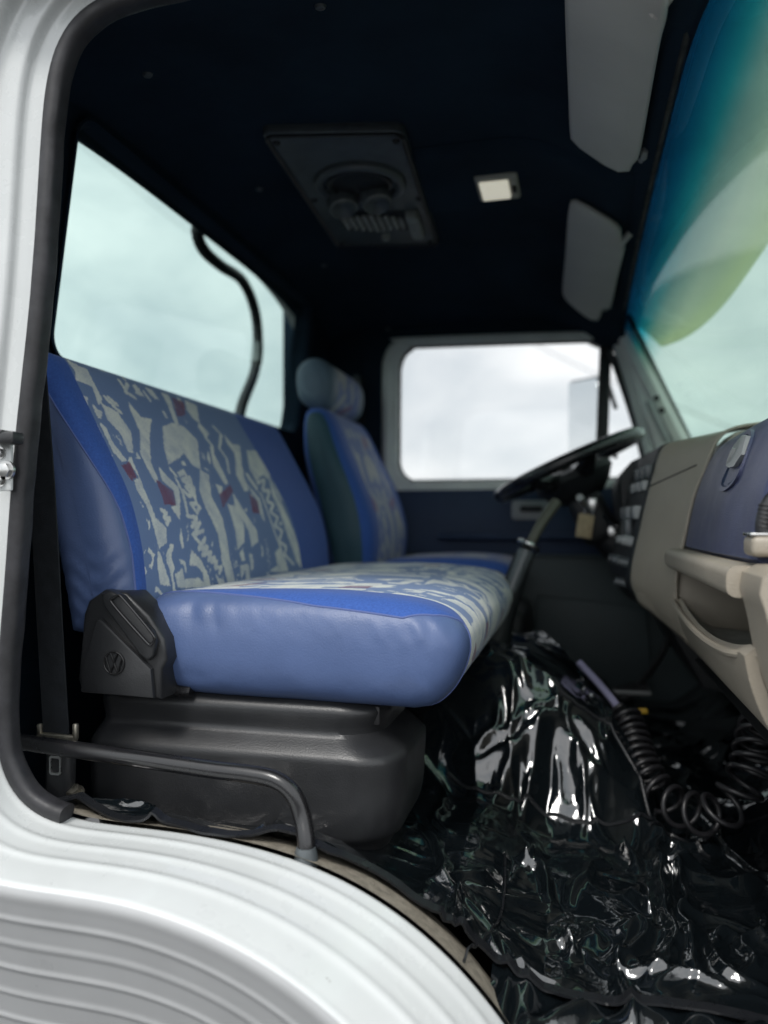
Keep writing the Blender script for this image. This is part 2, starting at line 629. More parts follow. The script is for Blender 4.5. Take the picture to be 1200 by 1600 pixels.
pil = crom([(.06, .91), (.03, .892), (.006, .880), (.002, .876), (.004, .869), (.02, .868), (.034, .867), (.038, .864), (.042, .857), (.046, .854), (.06, .853), (.074, .852),
            (.079, .848), (.083, .834), (.089, .829), (.105, .827), (.13, .826), (.17, .825), (.20, .824)], 110)


def ribs(x, c, w, h):
    return sum(h * np.exp(-((x - k) / w) ** 2) for k in c)


led = []
for y in np.linspace(.95, .885, 6):
    led.append((.004 + .05 * float(sstep(.875, .95, y)), y))
for y in np.linspace(.876, .732, 62):
    q = (.876 - y) / .144
    o_ = .003 + .006 * q + .004 * q ** 3 - ribs(y, (.852, .815, .778), .0062, .0021) 
    led.append((o_, y))
for a in np.linspace(8, 84, 12):
    led.append((.013 + .012 * (1 - math.cos(R(a * 1.25))), .732 - .012 * math.sin(R(a * 1.25))))
for o_ in np.linspace(.035, .34, 80):
    led.append((o_, .7225 + .25 * (o_ - .035) - ribs(o_, (.055, .087, .120, .154, .19, .228, .268), .0026, .0024)))
led = crom(led, 110 * 2)
pil2 = crom([tuple(p) for p in pil], 110 * 2)
# blend from pillar section to wheel-arch section round the lower corner
izc = [i for i in range(len(OP)) if OP[i, 1] < -.12][0]
ize = [i for i in range(len(OP)) if OP[i, 1] < -.315][0]
QJ = np.clip((.876 - led[:, 1]) / .144, 0, 1)
rings = []
for i in range(len(OP)):
    b = float(sstep(izc, ize + 3, i))
    P = pil2 * (1 - b) + led * b
    topk = 1. if i > 60 else .6
    P = P + np.stack([b * .034 * float(sstep(-.50, -.08, OP[i, 0])) * QJ, 0 * QJ], 1)
    rings.append([(OP[i, 0] + NO[i, 0] * (o_ if o_ < .1 or b > 0 else .1 + (o_ - .1) * topk), y, OP[i, 1] + NO[i, 1] * (o_ if o_ < .1 or b > 0 else .1 + (o_ - .1) * topk)) for o_, y in P])
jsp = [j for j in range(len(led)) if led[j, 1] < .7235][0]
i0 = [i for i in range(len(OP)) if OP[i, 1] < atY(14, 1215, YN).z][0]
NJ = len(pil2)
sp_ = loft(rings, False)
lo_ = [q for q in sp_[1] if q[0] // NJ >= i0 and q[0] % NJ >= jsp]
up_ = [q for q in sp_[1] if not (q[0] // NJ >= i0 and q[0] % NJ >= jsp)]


def sub(V, F):
    ids = sorted({i for q in F for i in q})
    k = {a: b for b, a in enumerate(ids)}
    return [V[i] for i in ids], [tuple(k[i] for i in q) for q in F]


obj('side_panel', sub(sp_[0], up_), M['paint'], cab, ang=180)
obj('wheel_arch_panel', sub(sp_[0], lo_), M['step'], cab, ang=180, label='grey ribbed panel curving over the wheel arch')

# rubber seal along the flange, ends with a cut at the sill
i1 = [i for i in range(len(OP)) if OP[i, 0] > -.648 and OP[i, 1] < -.3][0]
sec = rrect(-.018, .005, .850, .880, .010, 4)
rings = []
for i in range(0, i1 + 1):
    wob = 1 + .05 * math.sin(i * .9) * math.sin(i * .23)
    rings.append([(OP[i, 0] + NO[i, 0] * u * wob, v, OP[i, 1] + NO[i, 1] * u * wob) for u, v in sec])
obj('door_seal', loft(rings), M['rubber'], cab, ang=70)

# beige carpet strip between sill and the vinyl cover
rings = []
for i in range(i1 - 2, len(OP) - 30):
    rings.append([(OP[i, 0] + NO[i, 0] * o_ , y, OP[i, 1] + NO[i, 1] * o_) for o_, y in ((.001, .884), (.004, .892), (.012, .93), (.035, .99), (.06, 1.0))])
obj('carpet_strip', loft(rings, False), M['carpet'], cab)

# headliner
def zhead(x, y):
    q = min(1.03, abs(y - YM) / .9)
    z = .805 - .105 * q ** 4
    z -= .115 * float(sstep(-.14, .16, x))
    z -= .055 * float(sstep(-.70, -.92, x)) ** 1.5
    return z


HV, HF = gridsurf(lambda x, y: (x, y, zhead(x, y)), np.linspace(-.93, .155, 60), np.linspace(.88, 2.68, 80))
hl = obj('headliner', (HV, HF), M['headliner'], cab, solid=.012)
HB = BVHTree.FromPolygons([Vector(v) for v in HV], HF)
HBV = BVHTree.FromPolygons([Vector(gv) for gv in gridsurf(lambda x, y: (x, y, zhead(x, y) - .030), np.linspace(-.93, .4, 70), np.linspace(.2, 3.2, 80))[0]], gridsurf(lambda x, y: (x, y, 0), np.linspace(-.93, .4, 70), np.linspace(.2, 3.2, 80))[1])


def onhead(px, py):
    h = HB.ray_cast(Vector((0, 0, 0)), ray(px, py))
    return h[0], h[1]


# slightly proud band along the middle of the roof, with the lamp on it
V_, F_ = [], []
bx, by = np.linspace(-.42, .12, 30), np.linspace(YM - .17, YM + .17, 24)
V_, F_ = gridsurf(lambda x, y: (x, y, zhead(x, y) - .0075 - .010 * float(sstep(.17, .145, abs(y - YM)) * sstep(-.42, -.38, x) * sstep(.12, .09, x))), bx, by)
obj('headliner_band', (V_, F_), M['headliner'], cab)
for p in ((230, 110), (405, 291), (506, 411), (606, 511), (500, 2)):
    hit = onhead(*p)
    if hit[0] is None:
        continue
    n = hit[1] if hit[1].z < 0 else -hit[1]
    obj('button', lathe([(.0015, .012), (.007, .010), (.009, .006), (.010, 0)], hit[0], n, 14), M['smoky'], cab)

# rear wall with its window opening
def xrear(z):
    return -.862 - (.70 - z) * .145


rout = rrect(.80, 2.74, -.66, .79, .03, 10)
rin = rrect(1.185, 2.43, .30, .728, .045, 10)
rin2 = rrect(1.195, 2.424, .306, .722, .04, 10)
rings = [[(xrear(z) + .0, y, z) for y, z in rout], [(xrear(z) + .0, y, z) for y, z in rin], [(xrear(z) - .05, y, z) for y, z in rin], [(xrear(z) - .05, y, z) for y, z in rout]]
obj('rear_wall', loft(rings, True, False, False), M['headliner'], cab, ang=30)
rings = [[(xrear(z) + .012, y, z) for y, z in rrect(1.180, 2.435, .295, .733, .05, 10)], [(xrear(z) + .014, y, z) for y, z in rin], [(xrear(z) + .004, y, z) for y, z in rin2], [(xrear(z) - .03, y, z) for y, z in rin2]]
obj('window_seal', loft(rings, True, False, False), M['headliner'], cab, ang=30)
rw = prism(rin, lambda y, z: (xrear(z) - .018, y, z), lambda y, z: (xrear(z) - .023, y, z))
obj('rear_window', rw, M['g_rear'], cab, smooth=False)

# roof skin, floor pan and front panel
obj('roof_skin', gridsurf(lambda x, y: (x, y, zhead(x, y) + .055 - .04 * (abs(y - YM) / .98) ** 6), np.linspace(-.99, .145, 30), np.linspace(.79, 2.75, 50)), M['paint'], cab, solid=.01)
obj('floor_pan', rbox((-.15, 1.78, -.70), (1.7, 1.86, .05), .01), M['dark_metal'], cab)
obj('front_panel', rbox((.66, 1.77, -.25), (.05, 1.95, 1.05), .02), M['paint'], cab)
obj('lower_side_wall', rbox((-.2, 2.71, -.5), (1.7, .05, .42), .01), M['paint'], cab)

# windscreen
def wind(u, v, off=0.):
    """u across -1..1, v 0 (top) .. 1 (bottom)"""
    x = .146 + .25 * v + .085 * (1 - u * u) * (.04 + .96 * v) + .02 * v * (1 - v) + off
    return Vector((x, YM + .93 * u, .69 - .05 * u * u * (1 - v) - .52 * v))


us, vs = np.linspace(-1, 1, 48), np.linspace(0, 1, 40)
V1, F1 = gridsurf(lambda u, v: wind(u, v), us, vs)
V2, F2 = gridsurf(lambda u, v: wind(u, v, .005), us, vs)
ws = obj('windscreen', merge((V1, F1), (V2, F2)), M['g_front'], cab, recalc=False)
at = ws.data.attributes.new('band', 'FLOAT', 'POINT')
bv = np.tile(np.tile(vs, len(us)), 2)
at.data.foreach_set('value', bv.astype(np.float32))
hp = [wind(u, .005, -.006) for u in np.linspace(-1, 1, 40)]
obj('header_seal', tube(hp, .011, 10), M['rubber'], cab)
# painted rail between headliner edge and glass
obj('header_rail', loft([[p + Vector((.0, 0, .030)), p + Vector((-.035, 0, .012)), p + Vector((-.020, 0, -.010)), p + Vector((-.004, 0, -.012))] for p in hp], False), M['headliner'], cab, ang=60)
hp2 = [p + Vector((-.010, 0, -.006)) for p in hp]
obj('header_trim', tube(hp2, .0045, 8), M['alu'], cab)

# pillars either side of the windscreen (the near one is outside the frame)
def bar(a, b, w, d, r=.008):
    a, b = Vector(a), Vector(b)
    q = (b - a).normalized().to_track_quat('Z', 'Y')
    return rbox((a + b) / 2, (w, d, (b - a).length), r, 2, q.to_matrix())


A0, A1 = atY(968, 505, 2.63), atY(1078, 715, 2.63)
obj('front_pillar', tube([A0 + Vector((-.02, 0, .03)), A0, A1, A1 + (A1 - A0) * .35], .030, 8), M['grey_paint'], cab, ang=30)
obj('pillar_seal', tube([A0 + Vector((.026, -.01, .02)), A1 + Vector((.020, -.01, 0)), A1 + (A1 - A0) * .3], .011, 8), M['rubber'], cab)
obj('pillar_trim', bar(atY(1012, 625, 2.585), atY(1042, 690, 2.585), .030, .02), M['alu'], cab)
obj('trim_screw', lathe([(.0, .008), (.008, .007), (.010, 0)], atY(1026, 622, 2.58), (0, -1, 0), 10), M['dark'], cab)
obj('trim_screw', lathe([(.0, .008), (.008, .007), (.010, 0)], atY(1034, 641, 2.58), (0, -1, 0), 10), M['dark'], cab)
obj('front_pillar', tube([(.20, .86, .69), (.23, .86, .63), (.44, .88, .17), (.5, .88, 0)], .035, 8), M['paint'], cab, ang=30)

# latch striker on the rear pillar
st = obj('latch_plate', rbox(atY(4, 722, .842), (.030, .006, .075), .003), M['paint'], cab)
s0 = atY(6, 685, .825)
obj('latch_striker', merge(rbox(s0, (.045, .022, .016), .004), rbox(s0 + Vector((-.004, -.002, .007)), (.02, .018, .006), .002)), M['black'], st)
for p, rr in (((2, 708), .006), ((11, 735), .0095), ((2, 750), .007)):
    c = atY(p[0], p[1], .840)
    obj('screw', merge(lathe([(rr * .5, .010), (rr, .008), (rr, 0)], c, (0, -1, 0), 6), lathe([(rr * 1.3, .003), (rr * 1.35, 0)], c, (0, -1, 0), 16)), M['metal'], st)

# ------------------------------------------------------------------ FAR DOOR
door = thing('cab_door', "driver's door with white framed window and navy trim panel across the cab", 'door', (-.1, 2.70, -.4))
YD = 2.66


def pxpoly(pts, y):
    return [(atY(a, b, y).x, atY(a, b, y).z) for a, b in pts]


fo = pxpoly([(597, 728), (597, 585), (599, 562), (605, 546), (616, 534), (636, 527), (945, 517), (968, 524), (985, 555), (1030, 730), (1022, 764), (650, 776), (628, 774), (612, 767), (602, 755), (598, 742)], YD)
fi = pxpoly([(622, 712), (623, 585), (624, 572), (627, 560), (633, 550), (643, 543), (658, 540), (930, 531), (950, 535), (965, 560), (1008, 728), (1000, 747), (660, 753), (644, 751), (633, 745), (626, 736), (623, 726)], YD)
FO, FI = crom(fo, 480, True), crom(fi, 480, True)


def mid(k):
    return FO * (1 - k) + FI * k


rings = [[(x, y, z) for x, z in Q] for Q, y in ((FO, YD + .05), (FO, YD - .004), (mid(.18), YD - .016), (mid(.5), YD - .018), (mid(.62), YD - .012), (mid(.72), YD - .014), (FI, YD - .004), (FI, YD + .05))]
obj('window_frame', loft(rings, True, False, False), M['grey_paint'], door, ang=50)
sc = FO.mean(0)
def clipx(p):
    z = min(.82, max(-.15, p[1]))
    xm = A0.x + (A0.z - z) / (A0.z - A1.z) * (A1.x - A0.x) + .012
    return (min(max(p[0], -1.05), xm), z)
S1 = [clipx(sc + (p - sc) * np.array((2.4, 1.7))) for p in FO]
obj('window_surround', loft([[(x, YD + .006, z) for x, z in FO * .9 + FI * .1], [(x, YD + .008, z) for x, z in S1], [(x, YD + .05, z) for x, z in S1]], True, False, False), M['headliner'], door, ang=40)
obj('pillar_cover', prism(pxpoly([(948, 512), (975, 498), (1100, 735), (1036, 745), (1022, 700), (968, 540)], YD), lambda x, z: (x, YD - .030, z), lambda x, z: (x, YD + .004, z), .008), M['grey_paint'], door)
FG = FO * .08 + FI * .92
rings = [[(x, y, z) for x, z in Q] for Q, y in ((FG, YD + .012), (FO * -.06 + FI * 1.06, YD + .008), (FO * -.06 + FI * 1.06, YD + .03))]
obj('window_rubber', loft(rings, True, False, False), M['rubber'], door, ang=60)
gp = pxpoly([(612, 745), (612, 560), (625, 535), (943, 525), (943, 758), (625, 760)], YD + .03)
obj('window_glass', prism(gp, lambda x, z: (x, YD + .024, z), lambda x, z: (x, YD + .029, z)), M['g_side'], door, smooth=False)
qp = pxpoly([(946, 525), (958, 530), (1018, 750), (946, 756)], YD + .03)
obj('quarter_glass', prism(qp, lambda x, z: (x, YD + .024, z), lambda x, z: (x, YD + .029, z)), M['g_side'], door, smooth=False)
dp0, dp1 = atY(947, 530, YD), atY(938, 765, YD)
obj('divider_post', bar(dp0 + Vector((0, .02, 0)), dp1 + Vector((0, .02, 0)), .022, .04, .006), M['dark'], door)
qs = [atY(a, b, YD + .004) for a, b in ((950, 548), (962, 572), (990, 655), (1012, 740))]
obj('quarter_rubber', tube(qs, .011, 8, 30), M['rubber'], door)


def doorpanel(z0, z1, dx, y0):
    return prism(rrect(-.74, .42, z0, z1, .02, 4), lambda x, z: (x, y0, z), lambda x, z: (x, y0 + .03, z), .006)


obj('door_skin', rbox((-.17, YD + .075, -.14), (1.25, .03, .60), .01), M['paint'], door)
obj('trim_panel', doorpanel(-.105, .118, 0, YD - .02), M['door_navy'], door)
obj('lower_panel', doorpanel(-.62, -.108, 0, YD - .012), M['door_dark'], door)
obj('side_trim', prism(rrect(-1.0, -.745, -.66, .75, .02, 4), lambda x, z: (x, YD - .0, z), lambda x, z: (x, YD + .06, z), .006), M['headliner'], door)
obj('header_cover', prism(rrect(-1.0, .12, .705, .80, .02, 4), lambda x, z: (x, YD - .002, z), lambda x, z: (x, YD + .06, z), .006), M['headliner'], door)
c = atY(828, 797, YD - .03)
hh = obj('handle_bezel', prism(rrect(c.x - .062, c.x + .062, c.z - .033, c.z + .033, .014, 5), lambda x, z: (x, YD - .032, z), lambda x, z: (x, YD - .018, z), .004), M['alu'], door)
obj('door_handle', rbox(c + Vector((.005, -.008, .004)), (.075, .014, .020), .006), M['dark'], hh)
obj('armrest', rbox(atY(765, 838, YD - .05) + Vector((.1, 0, 0)), (.55, .055, .022), .010), M['door_navy'], door)
obj('trim_ridge', rbox(atY(760, 868, YD - .02) + Vector((.05, 0, 0)), (.9, .016, .012), .005), M['door_dark'], door)
obj('map_pocket', prism(pxpoly([(840, 930), (1010, 950), (1020, 1070), (870, 1080), (830, 1020)], YD - .04), lambda x, z: (x, YD - .045, z), lambda x, z: (x, YD - .02, z), .008), M['door_dark'], door)

# wing mirror outside the far door
mir = thing('wing_mirror', "upright rectangular wing mirror outside the driver's door window", 'mirror', tuple(atY(915, 660, 2.98)))
mc = atY(913, 650, 2.98)
mq = Matrix.Rotation(R(48), 3, 'Z')
obj('housing', rbox(mc + mq @ Vector((.022, 0, 0)), (.05, .165, .29), .018, 3, mq), M['smoky'], mir)
obj('mirror_glass', rbox(mc + mq @ Vector((-.007, 0, 0)), (.004, .145, .265), .0015, 1, mq), M['mirror'], mir)
for dz in (.11, -.10):
    obj('arm', tube([mc + Vector((.03, .0, dz)), mc + Vector((.07, -.10, dz * 1.1)), atY(962, 700, 2.74) + Vector((0, 0, dz * .8 + .05))], .008, 8, 12), M['dark'], mir)

# ------------------------------------------------------------------ BENCH SEAT
bench = thing('bench_seat', 'two-person bench seat in blue printed cloth with vinyl sides', 'seat', (-.45, 1.52, -.44))


def _lat(shape_seed):
    return np.random.default_rng(shape_seed).random((64, 64))


def vnoise(x, y, seed):
    g_ = _lat(seed)
    xi, yi = np.floor(x).astype(int), np.floor(y).astype(int)
    fx, fy = x - xi, y - yi
    fx = fx * fx * fx * (fx * (fx * 6 - 15) + 10); fy = fy * fy * fy * (fy * (fy * 6 - 15) + 10)
    a = g_[xi % 64, yi % 64]; b = g_[(xi + 1) % 64, yi % 64]; c_ = g_[xi % 64, (yi + 1) % 64]; d_ = g_[(xi + 1) % 64, (yi + 1) % 64]
    return (a * (1 - fx) + b * fx) * (1 - fy) + (c_ * (1 - fx) + d_ * fx) * fy


def poly_sd(P, polys):
    """signed distance (inside > 0) from points P (n,2) to the union of polygons"""
    best = np.full(len(P), -1.0)
    for poly in polys:
        Q = np.array(poly, float)
        lo, hi = Q.min(0) - .02, Q.max(0) + .02
        sel = np.where(np.all((P >= lo) & (P <= hi), axis=1))[0]
        if not len(sel):
            continue
        S = P[sel]
        dmin = np.full(len(S), 9.)
        ins = np.zeros(len(S), bool)
        for k in range(len(Q)):
            a, b = Q[k], Q[(k + 1) % len(Q)]
            ab = b - a
            t = np.clip(((S - a) @ ab) / max(1e-12, ab @ ab), 0, 1)
            dmin = np.minimum(dmin, np.linalg.norm(S - a - t[:, None] * ab, axis=1))
            if a[1] != b[1]:
                cnd = ((a[1] > S[:, 1]) != (b[1] > S[:, 1])) & (S[:, 0] < (b[0] - a[0]) * (S[:, 1] - a[1]) / (b[1] - a[1]) + a[0])
                ins ^= cnd
        best[sel] = np.maximum(best[sel], np.where(ins, dmin, -dmin))
    return best


def line_sd(P, lines):
    """lines: list of (points, halfwidth)"""
    best = np.full(len(P), -1.0)
    for pts, hw in lines:
        Q = np.array(pts, float)
        lo, hi = Q.min(0) - .02, Q.max(0) + .02
        sel = np.where(np.all((P >= lo) & (P <= hi), axis=1))[0]
        if not len(sel):
            continue
        S = P[sel]
        dmin = np.full(len(S), 9.)
        for a, b in zip(Q[:-1], Q[1:]):
            ab = b - a
            t = np.clip(((S - a) @ ab) / max(1e-12, ab @ ab), 0, 1)
            dmin = np.minimum(dmin, np.linalg.norm(S - a - t[:, None] * ab, axis=1))
        best[sel] = np.maximum(best[sel], hw - dmin)
    return best


# front profile of the backrest (X as a function of height) and its full outline
BF = [(-.17, -.648), (-.11, -.652), (-.03, -.662), (.04, -.682), (.10, -.712), (.18, -.757), (.255, -.800)]


def xback(z):
    return interp(z, BF)


def prof_back(n_front=150):
    zs = np.linspace(-.17, .255, n_front)
    fz = crom([(x, z) for z, x in BF], n_front)
    top = [(-.812, .270), (-.832, .277), (-.852, .270), (-.862, .250)]
    back = [(-.850, .18), (-.815, .05), (-.79, -.05), (-.77, -.17)]
    rest = crom([tuple(fz[-1])] + top + back, 60)[1:]
    bot = np.array([(-.73, -.178), (-.68, -.178)])
    P = np.r_[fz, rest, bot]
    C = []
    for k in range(len(P)):
        z = min(P[k, 1], .225)
        xf = xback(max(z, -.17)) if z < .255 else -.80
        xb = interp(z, [(-.17, -.77), (-.05, -.79), (.05, -.815), (.18, -.850), (.25, -.862)])
        C.append(((xf + xb) / 2, max(min(z, .225), -.13)))
    return P, np.array(C), n_front


def pad(P, C, Y0, Y1, half, r, phis, b0, b1, nmain, bulge=.006, far_plain=None):
    """rounded pad: outline P with spine C swept across from Y0 to Y1. Returns lists of rings: side, border, main, border, side"""
    n = len(P)

    def ring(k, y):
        k = np.broadcast_to(np.asarray(k, float), (n,))[:, None]
        q = P + (C - P) * k
        y = np.broadcast_to(np.asarray(y, float), (n,))
        return np.stack([q[:, 0], y, q[:, 1]], 1)
    seam = np.asarray(phis, float)            # seam angle along the outline, degrees

    def at(phi, end):
        ph = np.radians(np.minimum(phi, 90))
        k = 1 - np.cos(ph) ** .74
        d = r * (1 - np.sin(ph) ** .74)
        return k, d
    side0, bord0, main, bord1, side1 = [], [], [], [], []
    for f in np.linspace(0, 1, 22):
        k, d = at(89.6 + (seam - 89.6) * f, 0)
        side0.append(ring(k, Y0 + d))
    for f in np.linspace(0, 1, 9):
        k, d = at(seam * (1 - f), 0)
        bord0.append(ring(k, Y0 + d))
    bord0.append(ring(0, Y0 + r + np.asarray(b0)))
    a, b = Y0 + r + np.asarray(b0), Y1 - r - np.asarray(b1)
    for f in np.linspace(0, 1, nmain):
        main.append(ring(0, a + (b - a) * f))
    bord1.append(ring(0, b))
    for f in np.linspace(0, 1, 9):
        k, d = at(60 * f, 1)
        bord1.append(ring(k, Y1 - d))
    for f in np.linspace(0, 1, 14):
        k, d = at(60 + 29.6 * f, 1)
        side1.append(ring(k, Y1 - d))
    return side0, bord0, main, bord1, side1


PB, CB, NFR = prof_back()
nB = len(PB)
zB = PB[:, 1]
seamB = np.clip(np.interp(zB, [-.17, -.05, .02, .09, .16, .23, .28], [24, 24, 30, 48, 66, 84, 90]), 0, 90)
seamB[NFR + 14:] = 4
b0B = np.interp(zB, [-.17, .0, .12, .26], [.004, .004, .008, .016])
b0B[NFR + 14:] = .001
b1B = np.interp(zB, [-.17, .26], [.20, .26])
s0, w0, m0, w1, s1 = pad(PB, CB, 1.035, 2.03,   .068, .040, seamB, b0B, b1B, 260)
# puckers in the side vinyl
for rlist in (s0,):
    for q, rg in enumerate(rlist):
        for i in range(len(rg)):
            rg[i, 1] += (1 - (q / (len(rlist) - 1)) ** 3) * (.0016 * math.sin(rg[i, 2] * 190 + 3 * math.sin(rg[i, 0] * 60)) * math.exp(-((rg[i, 2] + .10) / .06) ** 2) - .010 * math.exp(-((rg[i, 2] + .02) / .09) ** 2))
obj('back_side', loft(s0, True, True, False), M['vinyl'], bench, ang=180)
obj('back_border', loft(w0, True, False, False), M['twill'], bench, ang=180)
bk = obj('backrest', loft(m0, True, False, False), M['print'], bench, ang=180)
obj('back_border', loft(w1, True, False, False), M['twill'], bench, ang=180)
obj('back_side', loft(s1, True, False, True), M['vinyl'], bench, ang=180)
obj('piping', tube([tuple(p) for p in s0[-1][:NFR + 24]], .0017, 6), M['seam'], bench)
obj('piping', tube([tuple(p) for p in bord][:NFR + 20], .0016, 6), M['seam'], bench) if False else None

# printed shapes, traced on the cloth: coordinates (across, up the backrest)
Z3 = {'pale': [
    [(265, 140), (300, 150), (335, 170), (355, 240), (385, 300), (370, 320), (345, 250), (285, 225), (280, 190)],
    [(300, 275), (330, 290), (328, 340), (312, 312)],
    [(380, 312), (440, 345), (492, 420), (500, 500), (478, 492), (455, 430), (402, 372)],
    [(370, 380), (400, 405), (420, 455), (475, 525), (458, 532), (420, 490), (398, 440)],
    [(480, 305), (530, 365), (568, 370), (560, 440), (565, 530), (592, 600), (580, 610), (545, 540), (525, 500), (525, 420), (490, 340)],
    [(490, 510), (540, 640), (580, 740), (622, 780), (625, 838), (595, 856), (575, 780), (545, 690), (512, 640), (500, 600), (522, 590), (480, 530)],
    [(595, 550), (630, 590), (668, 630), (672, 752), (640, 702), (658, 692), (650, 640), (605, 600)],
    [(610, 400), (645, 385), (690, 400), (740, 450), (752, 560), (722, 545), (690, 500), (668, 520), (632, 542), (615, 480)],
    [(750, 560), (782, 580), (790, 660), (830, 740), (852, 830), (872, 985), (855, 990), (830, 900), (815, 800), (768, 700), (745, 640)],
    [(610, 260), (640, 280), (672, 395), (655, 388), (630, 320)],
    [(700, 300), (740, 320), (748, 385), (725, 372), (700, 335)],
    [(745, 385), (785, 425), (775, 445), (742, 402)],
    [(590, 850), (632, 970), (638, 998), (600, 992), (588, 920)],
    [(655, 955), (682, 930), (692, 972), (742, 966), (772, 990), (762, 1022), (730, 1002), (690, 1006), (665, 1000)],
    [(715, 860), (752, 900), (782, 960), (792, 1012), (766, 1016), (760, 950), (736, 922), (708, 920)],
    [(840, 430), (870, 465), (900, 470), (906, 540), (916, 590), (932, 640), (915, 642), (885, 580), (880, 500), (850, 460)],
    [(785, 470), (822, 540), (855, 612), (842, 618), (800, 545)],
    [(805, 612), (832, 625), (826, 665)],
    [(852, 690), (885, 698), (912, 770), (916, 832), (890, 862), (880, 790)],
    [(868, 645), (922, 732), (962, 790), (968, 832), (942, 852), (930, 790), (880, 702)],
    [(925, 615), (972, 670), (992, 762), (975, 732), (962, 680)],
    [(925, 490), (970, 490), (1012, 560), (1012, 602), (985, 580), (960, 602), (935, 560)],
    [(1000, 560), (1032, 650), (1082, 750), (1132, 900), (1138, 942), (1110, 905), (1070, 790), (1020, 660)],
    [(900, 920), (932, 914), (938, 972), (922, 976), (920, 936), (905, 972)],
    [(1030, 870), (1052, 850), (1082, 940), (1050, 946), (1008, 942), (1040, 920)],
    [(822, 840), (850, 850), (882, 980), (860, 986)]],
    'red': [
    [(455, 545), (485, 530), (512, 590), (490, 602)],
    [(580, 595), (645, 640), (660, 697), (615, 692)],
    [(648, 288), (690, 310), (696, 356), (665, 362)],
    [(820, 655), (862, 618), (872, 642), (835, 702)],
    [(930, 648), (965, 680), (972, 727), (945, 722)]]}
SCR = [  # squiggles that look like handwriting, as strokes in the same coordinates
    [(672, 580), (690, 566), (700, 590), (682, 602), (700, 612), (712, 590), (716, 622), (694, 628), (710, 645), (724, 625), (730, 660)],
    [(686, 640), (706, 660), (722, 650), (738, 690), (714, 690), (736, 722), (748, 700)],
    [(700, 735), (735, 742), (716, 775), (748, 760), (724, 806), (760, 790)],
    [(722, 805), (752, 842), (770, 818), (744, 860), (778, 850), (758, 880)],
    [(762, 880), (790, 872), (780, 900), (804, 892)],
    [(790, 905), (812, 905), (805, 930), (830, 928), (822, 948)],
    [(602, 712), (622, 722), (612, 742), (634, 745), (622, 765)],
    [(395, 292), (428, 322)], [(408, 292), (440, 318)], [(420, 318), (452, 346)],
    [(965, 610), (990, 600), (985, 640), (1008, 640), (1000, 680), (1025, 690), (1012, 720), (1040, 740), (1028, 772), (1056, 790), (1046, 830), (1072, 850), (1066, 880), (1100, 915)],
    [(975, 650), (1002, 720), (1030, 800), (1060, 880)],
    [(800, 400), (830, 430), (822, 480), (850, 520), (858, 570)], [(770, 440), (795, 470), (800, 510)],
    [(452, 222), (470, 262), (482, 240)], [(470, 270), (505, 290)], [(540, 270), (562, 300)],
    [(640, 430), (668, 470), (700, 455)], [(640, 560), (660, 585)],
    [(660, 600), (680, 640), (700, 720)], [(762, 620), (772, 680)], [(780, 700), (806, 760)]]


def to_back(zx, zy):
    """photo location of a printed mark -> (across, arc height) on the backrest cloth"""
    r = ray(zx / 2.4, 500 + zy / 2.4)
    lo, hi = .8, 2.6
    for _ in range(50):
        t = (lo + hi) / 2
        p = r * t
        if p.x > xback(p.z):
            lo = t
        else:
            hi = t
    p = r * ((lo + hi) / 2)
    return (p.y, p.z)


PALE = [[to_back(*q) for q in poly] for poly in Z3['pale']]
RED = [[to_back(*q) for q in poly] for poly in Z3['red']]
LINES = [([to_back(*q) for q in l], .0042) for l in SCR]


def extra(P, pale):
    """small broken marks between the large printed shapes"""
    Q = np.stack([1.12 + np.mod(P[:, 0] * 2.3 + .21, .66), -.15 + np.mod(P[:, 1] * 2.3 + .33, .42)], 1)
    sm = np.maximum(poly_sd(Q, PALE[::2]), line_sd(Q, LINES[::2])) / 2.3 - .0008
    gate = vnoise(P[:, 0] * 13 + 4, P[:, 1] * 13 + 1, 77) > .50
    return np.where(gate & (pale < -.007), np.maximum(pale, sm), pale)


def set_print(o, P):
    pale = np.maximum(poly_sd(P, PALE), line_sd(P, LINES))
    pale = extra(P, pale)
    redd = poly_sd(P, RED)
    for nm, val in (('pale', pale), ('red', redd)):
        a = o.data.attributes.new(nm, 'FLOAT', 'POINT')
        a.data.foreach_set('value', np.clip(val, -.05, .05).astype(np.float32))


def co(o):
    a = np.empty(len(o.data.vertices) * 3, np.float32)
    o.data.vertices.foreach_get('co', a)
    return a.reshape(-1, 3)


v = co(bk)
set_print(bk, np.stack([v[:, 1], np.where(v[:, 0] < -.81, .30 + (-.81 - v[:, 0]), v[:, 2])], 1))

# cushion
def prof_cush(nt=170):
    top = crom([(-.655, -.135), (-.640, -.115), (-.60, -.106), (-.50, -.102), (-.38, -.101), (-.27, -.106), (-.20, -.114), (-.158, -.128), (-.133, -.150), (-.126, -.176), (-.134, -.208), (-.152, -.238), (-.178, -.260), (-.21, -.268)], nt)
    bot = crom([(-.21, -.268), (-.40, -.266), (-.585, -.262), (-.598, -.24), (-.655, -.16), (-.655, -.135)], 60)[1:-1]
    P = np.r_[top, bot]
    C = []
    for k in range(len(P)):
        C.append((min(max(P[k, 0], -.60), -.205), -.187))
    return P, np.array(C), nt


